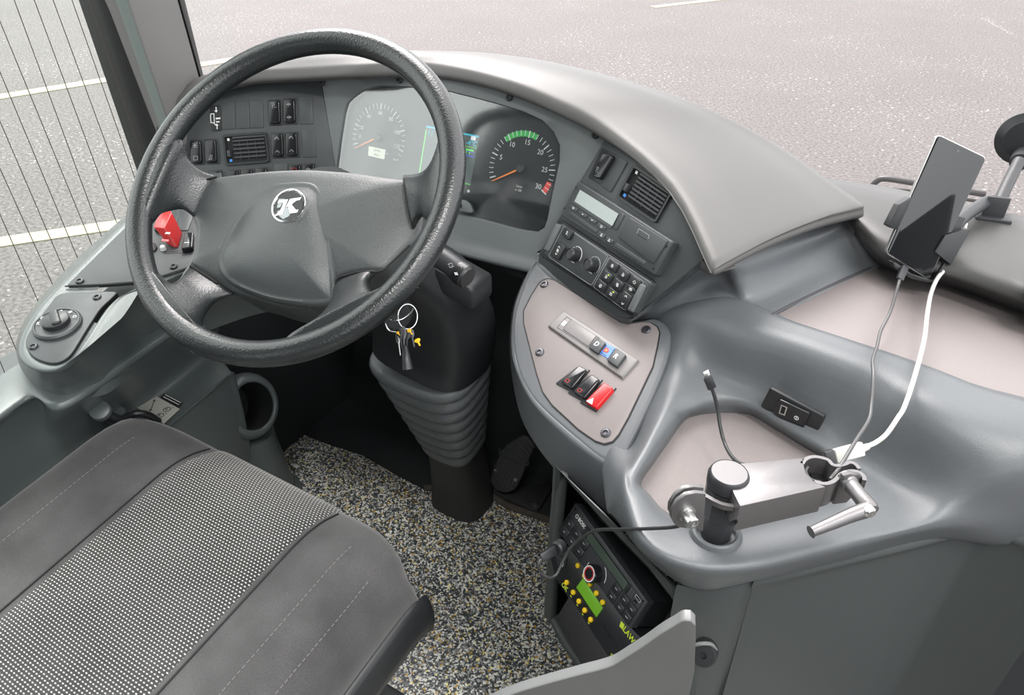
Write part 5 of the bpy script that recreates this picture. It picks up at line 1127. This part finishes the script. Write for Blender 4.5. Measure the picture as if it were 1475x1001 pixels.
# big curved door panel at the right
tp = [(1092, 836, .598), (1150, 823, .60), (1210, 808, .602), (1300, 786, .604), (1370, 768, .606), (1408, 760, .607), (1432, 763, .607), (1475, 778, .605), (1560, 815, .60)]
top = [PZ(*p) for p in tp]; cen = V((.06, .95, 0))
def ofs(p, d, z): q = (cen-p); q.z = 0; return p+q.normalized()*d+V((0, 0, z))
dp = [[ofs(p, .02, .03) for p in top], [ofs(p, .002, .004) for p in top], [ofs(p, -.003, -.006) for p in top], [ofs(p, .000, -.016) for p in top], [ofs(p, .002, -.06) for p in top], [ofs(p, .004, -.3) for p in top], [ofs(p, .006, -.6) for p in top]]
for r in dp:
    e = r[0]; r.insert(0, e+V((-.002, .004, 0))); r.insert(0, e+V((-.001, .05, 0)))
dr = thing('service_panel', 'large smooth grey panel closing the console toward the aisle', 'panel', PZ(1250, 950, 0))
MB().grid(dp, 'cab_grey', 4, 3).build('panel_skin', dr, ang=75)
MB().box((.02, 1.0, .25), (.13, .02, 0), (0, .25, 0), (0, 0, .25), 'mat_black').build('inner_body', dr)
# ---------------------------------------------------------------- radio and passenger display controller
def vpdir(x, y, dx, dy):
    n = ray(x, y).cross(ray(x+dx, y+dy)); h = n.cross(V((0, 0, 1))).normalized(); return h if h.dot(RT) > 0 else -h
def plane_hv(x, y, d, hx, hy, vx, vy):
    h = vpdir(x, y, hx, hy); m = ray(x, y).cross(ray(x+vx, y+vy)); w = m.cross(h).normalized(); n = w.cross(h).normalized()
    p = PD(x, y, d)
    if n.dot(C0-p) < 0: n = -n
    return Plane(p, n)
RDn = plane_hv(875, 800, .955, 1, 1.39, -66, 98).n; RD = Plane(PD(875, 800, .955), RDn)
UD = (10, 14)
ra = thing('radio', 'grey-fronted car radio with a long dark display and red-ringed knob', 'radio', RD.at(880, 830))
rq = bil(mp(r7, [(150, 92), (550, 642), (452, 790), (50, 248)]))
MB().prism(RD, rpoly([rq(0, 0), rq(1, 0), rq(1, 1), rq(0, 1)], 1.5), -.012, 0, 'dark_plastic', .001).build('faceplate', ra)
MB().prism(RD, [rq(.01, .03), rq(.99, .03), rq(.99, .97), rq(.01, .97)], -.055, -.012, 'black_plastic', 0).build('housing', ra)
MB().prism(RD.off(.001), [rq(x, y) for x, y in rr(.19, .14, .80, .42)], -.0005, .0005, 'black_gloss').build('display_surround', ra)
mat('lcd_dark', (.040, .060, .045), .2)
MB().prism(RD.off(.0016), [rq(x, y) for x, y in rr(.25, .16, .77, .40)], -.0005, .0006, 'lcd_dark').build('display', ra)
for k, x in enumerate([.005, .105, .205]): 
    for y in (.42, .70):
        m = MB().prism(RD, rpoly([rq(a, b) for a, b in rr(x+.01, y, x+.10, y+.26)], .8), 0, .0012, 'black_plastic', .0004); L = LS(RD, *rq(x+.055, y+.13), UD, .0013); m.stroke(L, [(-.002, 0), (.002, 0)], .001, .0002, 'grey_mark'); m.build('radio_key', ra)
for k, x in enumerate([.66, .77, .87]):
    for y in (.44, .72):
        m = MB().prism(RD, rpoly([rq(a, b) for a, b in rr(x+.01, y, x+.10, y+.26)], .8), 0, .0012, 'black_plastic', .0004); L = LS(RD, *rq(x+.055, y+.13), UD, .0013); m.stroke(L, [(-.002, 0), (.002, 0)], .001, .0002, 'grey_mark'); m.build('radio_key', ra)
kc = RD.at(*rq(.455, .80)); L = LS(RD, *r7(248, 480), UD)
MB().lathe(RD.at(*r7(262, 488)), RD.n, [(.0125, 0), (.0120, .010), (.0105, .012), (.0098, .0122), (.0095, .0108), (.0001, .0108)], 'black_gloss', 28, caps=False).build('volume_knob', ra)
kx = RD.at(*r7(262, 488)); Lk = LSo(LS(RD, *r7(262, 488), UD), 0, 0, .0122); m = MB(); m.stroke(Lk, circ(0, 0, .0098, 24), .0016, .0004, 'white_mark', closed=True); m.stroke(Lk, circ(0, 0, .0078, 24), .0016, .0002, 'red_plastic', closed=True); m.build('knob_ring', ra)
m = MB(); L0 = LS(RD, *r7(262, 488), UD); 
for a0 in (2.2, -1.2): m.stroke(L0, [(.019*math.cos(a0+k*.15), .019*math.sin(a0+k*.15)) for k in range(8)], .0008, .0003, 'white_mark')
m.build('knob_scale', ra)
m = MB(); L = LS(RD, *rq(.165, .22), UD, .0004); m.text(L, I2, 'BOSCH', 'white_mark', .0003, .0075, bold=True); m.stroke(LSo(L, -.017, 0), circ(0, 0, .0025, 14), .0007, .0003, 'white_mark', closed=True); m.build('radio_lettering', ra)
m = MB().stroke(RD, [rq(x, y) for x, y in rr(.80, .12, .97, .42)], .0006, .0003, 'seam_black', closed=True); m.stroke(RD, [rq(.87, .12), rq(.87, .42)], .0006, .0003, 'seam_black'); m.build('socket_cover', ra)
m = MB().prism(RD, [rq(x, y) for x, y in rr(.885, .13, .955, .22)], 0, .0014, 'steel'); m.prism(RD, [rq(x, y) for x, y in rr(.892, .15, .948, .20)], .0014, .0018, 'deep_black'); m.build('usb_port', ra)
MB().lathe(RD.at(*rq(.91, .34)), RD.n, [(.0028, 0), (.0028, .0008), (.0016, .0008), (.0001, .0002)], 'black_gloss', 14, caps=False).build('aux_socket', ra)
for x, y in ((.03, .12), (.03, .93), (.965, .10), (.965, .92)): MB().lathe(RD.at(*rq(x, y)), RD.n, [(.0016, 0), (.0016, .0006), (.0001, .0006)], 'deep_black', 10, caps=False).build('release_hole', ra)
# controller
LW_ = RD.off(-.020)
lw = thing('display_controller', 'black destination display controller with yellow round buttons below the radio', 'controller', LW_.at(850, 900))
MB().prism(LW_, mp(r7, [(-10, 330), (110, 335), (470, 800), (570, 900), (480, 985), (340, 985), (40, 512)]), -.05, 0, 'black_plastic', .001).build('front_panel', lw)
MB().prism(LW_, mp(r7, [(195, 512), (303, 676), (268, 727), (158, 562)]), 0, .0016, 'green_lcd', .0003).build('green_display', lw)
for i, p in enumerate([(166, 441), (203, 497), (235, 543), (269, 594), (304, 645), (104, 535), (140, 590), (172, 639), (204, 689), (237, 741)]):
    MB().lathe(LW_.at(*r7(*p)), LW_.n, [(.0036, 0), (.0036, .0022), (.0026, .0032), (.0001, .0034)], 'yellow_knob', 16, caps=False).build('button', lw)
m = MB(); m.text(LS(LW_, *r7(92, 560), (10, 14), .0003), I2, 'OK', 'lime_text', .0003, .0095, bold=True)
for p in [(126, 612), (160, 660), (190, 711), (224, 760)]: m.stroke(LS(LW_, *r7(*p), (10, 14), .0003), [(-.0015, 0), (.0015, 0)], .001, .0002, 'lime_text')
m.build('button_lettering', lw)
m = MB(); L = LS(LW_, *r7(458, 842), (10, 14.2), .0003); m.text(L, I2, 'LAWO', 'lime_text', .0003, .0105, bold=True); m.flat(LSo(L, -.0205, 0), [(-.004, -.003), (.003, -.004), (.005, .003), (-.002, .004)], .0003, 'lime_text'); m.text(LS(LW_, *r7(356, 950), (10, 14.2), .0003), I2, 'SC', 'lime_text', .0003, .008); m.build('maker_lettering', lw)
MB().prism(LW_, mp(r7, [(300, 770), (400, 925), (385, 940), (290, 785)]), 0, .001, 'deep_black').build('card_slot', lw)
mat('grille_black', (.018, .018, .020), .6, bump=.8, bscale=500)
MB().prism(LW_.off(.002), mp(r7, [(115, 612), (345, 975), (190, 1010), (44, 728)]), -.02, 0, 'grille_black', .001).build('lower_cover', lw)
m = MB().prism(LW_, mp(r7, [(50, 395), (105, 400), (95, 450), (55, 440)]), 0, .003, 'dark_plastic', .0005); m.prism(LW_, mp(r7, [(78, 425), (95, 428), (88, 450), (72, 446)]), .003, .0035, 'white_mark'); m.build('side_port', lw)
# ---------------------------------------------------------------- flap in the foreground
FLP = Plane(PD(930, 975, .62), (.35, -.93, .05))
fe = [(640, 1040), (700, 1008), (740, 991), (790, 976), (842, 962), (862, 957), (883, 950), (906, 936), (931, 920), (952, 905), (972, 893), (984, 886), (995, 886), (1002, 893), (1002, 915), (1000, 960)]
fe = [(x, y+9) for x, y in sp2(fe[:13], 5, False)+fe[13:]]; f3 = [FLP.at(*p) for p in fe]; dn = (V((0, 0, -1))+FLP.n*FLP.n.z).normalized()
for p in (f3[-1], f3[0]): f3.append(p+dn*(p.z/-dn.z))
MB().prism3(f3, FLP.n, -.011, -.001, 'flap_edge', .0015, 2).prism3(f3, FLP.n, -.001, 0, 'flap_grey', .0008, 2).build('flap', org=(f3[-2]+f3[-1])/2); fo = bpy.data.objects['flap']; tag(fo, 'pale grey swing panel with a wavy upper edge at the bottom of the picture', 'panel')
hk = PD(1014, 941, .80); ha = (C0-hk).normalized()*.55+V((0, -.5, .1)); ha.normalize()
hg = thing('panel_stop', 'round black rubber stop on a small grey bracket beside the wavy swing panel', 'door stop', hk)
MB().lathe(hk, ha, [(.014, -.012), (.014, .004), (.0125, .007), (.004, .0072), (.0035, .004), (.0001, .004)], 'black_plastic', 28, caps=False).build('rubber_disc', hg)
MB().tube([PD(998, 930, .79), PD(1010, 927, .785), PD(1024, 928, .79), PD(1031, 936, .80)], .0022, 'flap_edge', seg=8).build('bracket', hg)
# ================================================================ swivel arm
AZ = .738; AP = Plane((0, 0, AZ), (0, 0, 1))
def band(P, line, w, h, m, sub=3):
    L3 = spline([P.at(*p) for p in line], sub); mb = MB(); n = len(L3); rings = []
    for i in range(n):
        t = (L3[min(n-1, i+1)]-L3[max(0, i-1)]).normalized(); s_ = P.n.cross(t)*(w/2); a = L3[i]; rings.append([a-s_, a+s_, a+s_-P.n*h, a-s_-P.n*h])
    return mb.loft(rings, m)
arm = thing('equipment_arm', 'dark metal swivel arm with two clamps standing on a short black post in the console', 'arm', PZ(1028, 793, .64))
cc_ = AP.at(1050, 684)
MB().lathe(V((cc_.x, cc_.y, 0)), (0, 0, 1), [(.0165, AZ-.014), (.0200, AZ-.012), (.0203, AZ-.001), (.0190, AZ+.002), (.0183, AZ+.0035), (.0176, AZ+.0040), (.0172, AZ+.0030), (.0001, AZ+.0030)], 'arm_black', 40, caps=False).build('post_cap', arm, ang=30)
mb = MB().prism3([V((cc_.x+.0172*math.cos(2*math.pi*k/40), cc_.y+.0172*math.sin(2*math.pi*k/40), AZ+.0030)) for k in range(40)], (0, 0, 1), 0, .0006, 'arm_grey'); mb.build('cap_disc', arm)
band(AP.off(-.012), mp(za1, [(400, 392), (450, 420), (530, 462), (600, 482), (690, 494)]), .0040, .006, 'arm_grey').build('clamp_rim', arm, fix=True)
MB().lathe(V((cc_.x, cc_.y, 0)), (0, 0, 1), [(.0190, AZ-.052), (.0198, AZ-.048), (.0198, AZ-.014)], 'arm_black', 10).build('clamp_sleeve', arm, ang=20)
MB().lathe(V((cc_.x, cc_.y, 0)), (0, 0, 1), [(.0155, .62), (.0155, AZ-.05)], 'arm_black', 28).build('post', arm)
MB().lathe(V((cc_.x, cc_.y, 0)), (0, 0, 1), [(.027, .648), (.027, .655), (.025, .6595), (.0225, .661), (.0200, .659), (.0195, .652)], 'console_grey', 36, caps=False).build('post_ring', arm)
bx = [(1063, 667), (1110, 663), (1161, 658.5), (1158, 668), (1161, 681), (1172, 692), (1190, 701), (1066, 729), (1052, 700)]
MB().prism(AP, bx, -.034, 0, 'arm_grey', .0014, 2).build('arm_beam', arm, fix=True, ang=40)
m = MB(); EA = Plane(AP.at(1125, 716)+V((0, 0, 0)), (AP.at(1190, 701)-AP.at(1066, 729)).cross(V((0, 0, 1)))); EA.n = EA.n if EA.n.y < 0 else -EA.n
m.lathe(EA.at(*za1(645, 622), .0002), EA.n, [(.0045, 0), (.0045, .0008), (.0032, .0008), (.0028, -.001), (.0001, -.001)], 'deep_black', 18, caps=False); m.build('set_screw', arm)
ear = mp(za1, [(430, 398), (350, 390), (270, 405), (200, 455), (155, 530), (150, 590), (175, 640), (215, 668), (280, 675), (330, 660), (380, 690), (405, 700)])
EP = Plane(AP.at(1035, 722), EA.n); MB().prism(EP, ear, -.004, 0, 'arm_grey', .001).build('clamp_plate', arm, ang=40)
MB().prism(EP.off(-.013), [(x-3, y-9) for x, y in ear], -.004, 0, 'arm_grey', .001).build('clamp_plate', arm, ang=40)
MB().lathe(EP.at(*za1(272, 553)), EP.n, [(.0088, 0), (.0088, .0015), (.0066, .0018), (.0062, .003), (.0066, .0035), (.0066, .013), (.0056, .0142), (.0035, .0142), (.0028, .010), (.0001, .010)], 'steel', 24, caps=False).build('clamp_bolt', arm, ang=30)
band(AP, mp(za2, [(160, 235), (180, 205), (220, 180), (280, 172), (350, 185), (400, 205), (430, 240), (480, 252), (540, 240), (590, 222), (640, 240), (675, 280)]), .0040, .030, 'arm_grey').build('clamp_jaw', arm, fix=True, ang=50)
band(AP, mp(za2, [(270, 395), (320, 408), (370, 415), (430, 400), (470, 370), (500, 335), (550, 310), (620, 300), (680, 315), (715, 350), (722, 385)]), .0040, .030, 'arm_grey').build('clamp_jaw', arm, fix=True, ang=50)
band(AP.off(-.004), mp(za2, [(215, 260), (195, 300), (215, 345), (260, 380), (330, 395)]), .002, .030, 'arm_black').build('jaw_liner', arm, fix=True)
MB().prism(AP.off(-.02), mp(za2, [(200, 250), (330, 180), (460, 260), (450, 350), (380, 400), (260, 380)]), -.004, 0, 'seam_black').build('jaw_socket', arm)
fe_ = mp(za2, [(530, 345), (600, 330), (680, 340), (725, 380), (720, 440), (690, 460), (560, 590), (440, 605), (480, 480), (520, 400)])
MB().prism(EA.off(-.002), fe_, -.004, 0, 'arm_grey', .0008).build('jaw_flange', arm, fix=True)
l0, l1_, l2, l3 = PD(1226, 699, .715), PD(1254, 734, .690), PD(1247, 733, .690), PD(1171, 765, .680)
MB().lathe(l0, (l1_-l0), [(.0085, -.012), (.0085, -.001), (.0075, 0), (.0075, (l1_-l0).length*.5), (.0082, (l1_-l0).length*.95), (.0070, (l1_-l0).length+.002), (.0001, (l1_-l0).length+.003)], 'arm_grey', 24).build('lever_hub', arm)
MB().tube([l1_.lerp(l2, .6), l2.lerp(l3, .3), l2.lerp(l3, .7), l3, l3.lerp(l2, -.04)], lambda t: .0078-.0030*min(1, t*1.3)+(.0012 if t > .9 else 0), 'arm_grey', seg=16).build('lever_handle', arm)
MB().lathe(PD(1253.5, 738, .683), (l1_-l0), [(.0060, -.004), (.0060, .001), (.0045, .0025), (.002, .0025), (.0018, .001), (.0001, .001)], 'steel', 18, caps=False).build('lever_screw', arm)
# ---------------------------------------------------------------- phone, holder, suction arm
T0, T1, B0, B1 = PD(*z8(515, 131), .93), PD(*z8(735, 232), .925), PD(*z8(290, 650), .975), PD(*z8(482, 770), .97)
HP = plane3(T0, T1, (B0+B1)/2)
ph = thing('phone', 'black smartphone with a dark screen clamped upright in a holder', 'phone', HP.at(1345, 390))
mat('screen_glass', (.010, .011, .013), .06, coat=.5); mat('phone_edge', (.55, .55, .54), .2, .8)
pq = mp(z8, [(518, 130), (733, 232), (480, 771), (289, 650)])
MB().prism(HP, rpoly(pq, [7, 7, 7, 7], 6), -.009, 0, 'phone_edge', .0016, 3).build('body', ph, ang=50)
pcx2, pcy2 = 1349, 297
MB().prism(HP, [(pcx2+(x-pcx2)*.975, pcy2+(y-pcy2)*.985) for x, y in rpoly(pq, 6, 6)], 0, .0009, 'screen_glass', .0003).build('screen', ph)
MB().lathe(HP.at(*z8(605, 205), .001), HP.n, [(.0018, 0), (.0018, .0002), (.0001, .0002)], 'dark_metal', 14, caps=False).build('camera_lens', ph)
hd = thing('phone_holder', 'black phone holder with side jaws on a bent arm stuck to the windscreen', 'phone holder', HP.at(1350, 400, -.02))
mb = MB().prism(HP, mp(z8, [(400, 420), (660, 500), (560, 700), (380, 640)]), -.028, -.011, 'black_plastic', .003); mb.build('back_plate', hd)
def jaw(top, side=None, name='side_jaw'):
    mb = MB().prism(HP, rpoly(mp(z8, top), 1.5), -.020, .004, 'black_plastic', .0012); return mb.build(name, hd, ang=50)
jaw([(345, 438), (398, 405), (395, 425), (340, 545), (325, 545), (298, 530)])
jaw([(545, 572), (652, 542), (655, 550), (572, 702), (500, 645)])
jaw([(318, 690), (330, 690), (400, 740), (490, 768), (500, 762), (545, 690), (520, 765), (478, 778), (400, 762), (330, 715)], None, 'bottom_rest')
MB().tube([PD(1372, 330, .985), PD(1386, 314, 1.0), PD(1404, 301, 1.02), PD(1422, 291, 1.04), PD(1434, 291, 1.055), PD(1439, 297, 1.06)], .0088, 'dark_plastic', seg=18).build('bent_arm', hd)
MB().tube([PD(1438, 294, 1.068), PD(1450, 268, 1.085), PD(1460, 248, 1.10), PD(1468, 232, 1.11)], .0085, 'dark_plastic', seg=18).build('upper_arm', hd)
WY = 1.385-.0; cup = PY(1476, 200, 1.375)
WPn = V((0, -1, .06)).normalized(); 
MB().lathe(cup, WPn, [(.040, -.002), (.040, .002), (.036, .005), (.028, .012), (.0001, .014)], 'black_plastic', 36).build('suction_cup', hd)
MB().tube([PD(1468, 234, 1.12), PD(1474, 222, 1.15), PD(1484, 200, 1.17)], lambda t: .013+.004*t, 'dark_plastic', seg=18).build('cup_body', hd)
bk = thing('shelf_bracket', 'small black bracket standing on the windscreen shelf behind the phone', 'bracket', PZ(1430, 315, .805))
MB().box(PZ(1430, 313, .812), V((.022, .004, 0)), V((-.002, .012, 0)), V((0, 0, .0025)), 'dark_plastic', .0015).build('foot', bk)
MB().box(PZ(1434, 300, .826), V((.014, .003, 0)), V((-.0, .003, 0)), V((0, 0, .017)), 'dark_plastic', .0015).build('upright', bk)
wp = thing('wiper_arm', 'black wiper arm end outside the windscreen behind the phone', 'wiper', PY(1290, 262, 1.46))
MB().tube([PY(1256, 269, 1.46), PY(1263, 261, 1.46), PY(1276, 257.5, 1.46), PY(1320, 264, 1.46), PY(1420, 280, 1.46)], .0055, 'black_plastic', seg=10).build('arm_rod', wp)
MB().tube([PY(1256, 269, 1.46), PY(1268, 271, 1.46), PY(1320, 276, 1.46), PY(1420, 292, 1.46)], .003, 'black_plastic', seg=8).build('arm_rod', wp)
# ---------------------------------------------------------------- cables
def cable(name, label, pts, r, m, cat='cable'):
    t = thing(name, label, cat, PD(*pts[-1])); MB().tube([PD(*p) for p in pts], r, m, seg=10, sub=8).build('cord', t); return t
t = cable('charging_cable', 'dark grey charging cable hanging from the bottom of the phone', [(1299, 392, .965), (1292, 417, .95), (1282, 450, .905), (1269, 476, .885), (1263, 500, .86), (1257, 519, .84), (1258, 541, .82), (1255, 583, .80), (1251, 605, .785), (1233, 634, .76), (1210, 672, .735), (1196, 690, .73)], .0020, 'grey_cable')
a_, b_ = PD(1304, 384, .97), PD(1296, 402, .96); MB().box((a_+b_)/2, (b_-a_)/2, (b_-a_).cross(FW).normalized()*.0045, FW*.003, 'dark_plastic', .001).build('plug', t)
t = cable('charging_cable', 'white usb cable curving from behind the phone down into the tray', [(1391, 322, 1.0), (1381, 361, .99), (1368, 381, .975), (1351, 400, .96), (1341, 423, .945), (1336, 450, .91), (1331, 490, .87), (1318, 540, .82), (1303, 585, .80), (1293, 602, .795), (1277, 625, .79), (1262, 637, .79), (1249, 643, .785)], .0026, 'white_cable')
a_, b_ = PD(1250, 643, .783), PD(1238, 648, .78); MB().tube([a_, b_], lambda t: .0035+.001*t, 'white_cable', seg=12, sub=1).build('strain_relief', t)
a_, b_ = PD(1243, 646, .78), PD(1202, 657, .775); dr_ = (b_-a_).normalized(); MB().box((a_+b_)/2, (b_-a_)/2, dr_.cross(FW).normalized()*.0075, FW*.004, 'white_cable', .0018, 3).build('usb_plug', t)
a_, b_ = PD(1201, 657, .775), PD(1188, 661, .775); MB().box((a_+b_)/2, (b_-a_)/2, dr_.cross(FW).normalized()*.0078, FW*.0045, 'dark_plastic', .001).build('plug_socket', t)
t = cable('charging_cable', 'short black cable with a bare usb-c plug standing up out of the tray', [(1024, 556, .865), (1029, 570, .87), (1034, 590, .875), (1037, 612, .875), (1043, 636, .87), (1053, 656, .85), (1066, 667, .835), (1085, 672, .83)], .0022, 'black_cable')
a_, b_, c2 = PD(1016, 534, .855), PD(1019, 543, .857), PD(1026, 560, .863); dr_ = (c2-a_).normalized(); sd = dr_.cross(FW).normalized()
MB().box((a_+b_)/2, (b_-a_)/2, sd*.0036, FW*.0013, 'steel', .0006).build('plug_tip', t); MB().box((b_+c2)/2, (c2-b_)/2, sd*.0050, FW*.0030, 'black_plastic', .0012).build('plug_body', t)
t = cable('radio_cable', 'thin black cable running from the swivel arm across to the radio', [(985, 753, .70), (971, 759, .72), (931, 761.5, .76), (886, 762.5, .82), (858, 764, .87), (836, 776, .90), (821, 791, .91), (810, 810, .91), (801, 828, .905), (790, 832, .90), (779, 824, .90), (776, 811, .90), (784, 803, .905)], .0019, 'black_cable')
a_, b_ = PD(780, 803, .905), PD(801, 791, .915); MB().box((a_+b_)/2, (b_-a_)/2, (b_-a_).cross(FW).normalized()*.0055, FW*.005, 'black_plastic', .001).build('plug', t)
a_, b_ = PD(800, 792, .915), PD(812, 784, .93); MB().lathe(a_, b_-a_, [(.008, 0), (.010, .002), (.010, .012), (.008, .014)], 'black_plastic', 20).build('plug_grip', t)
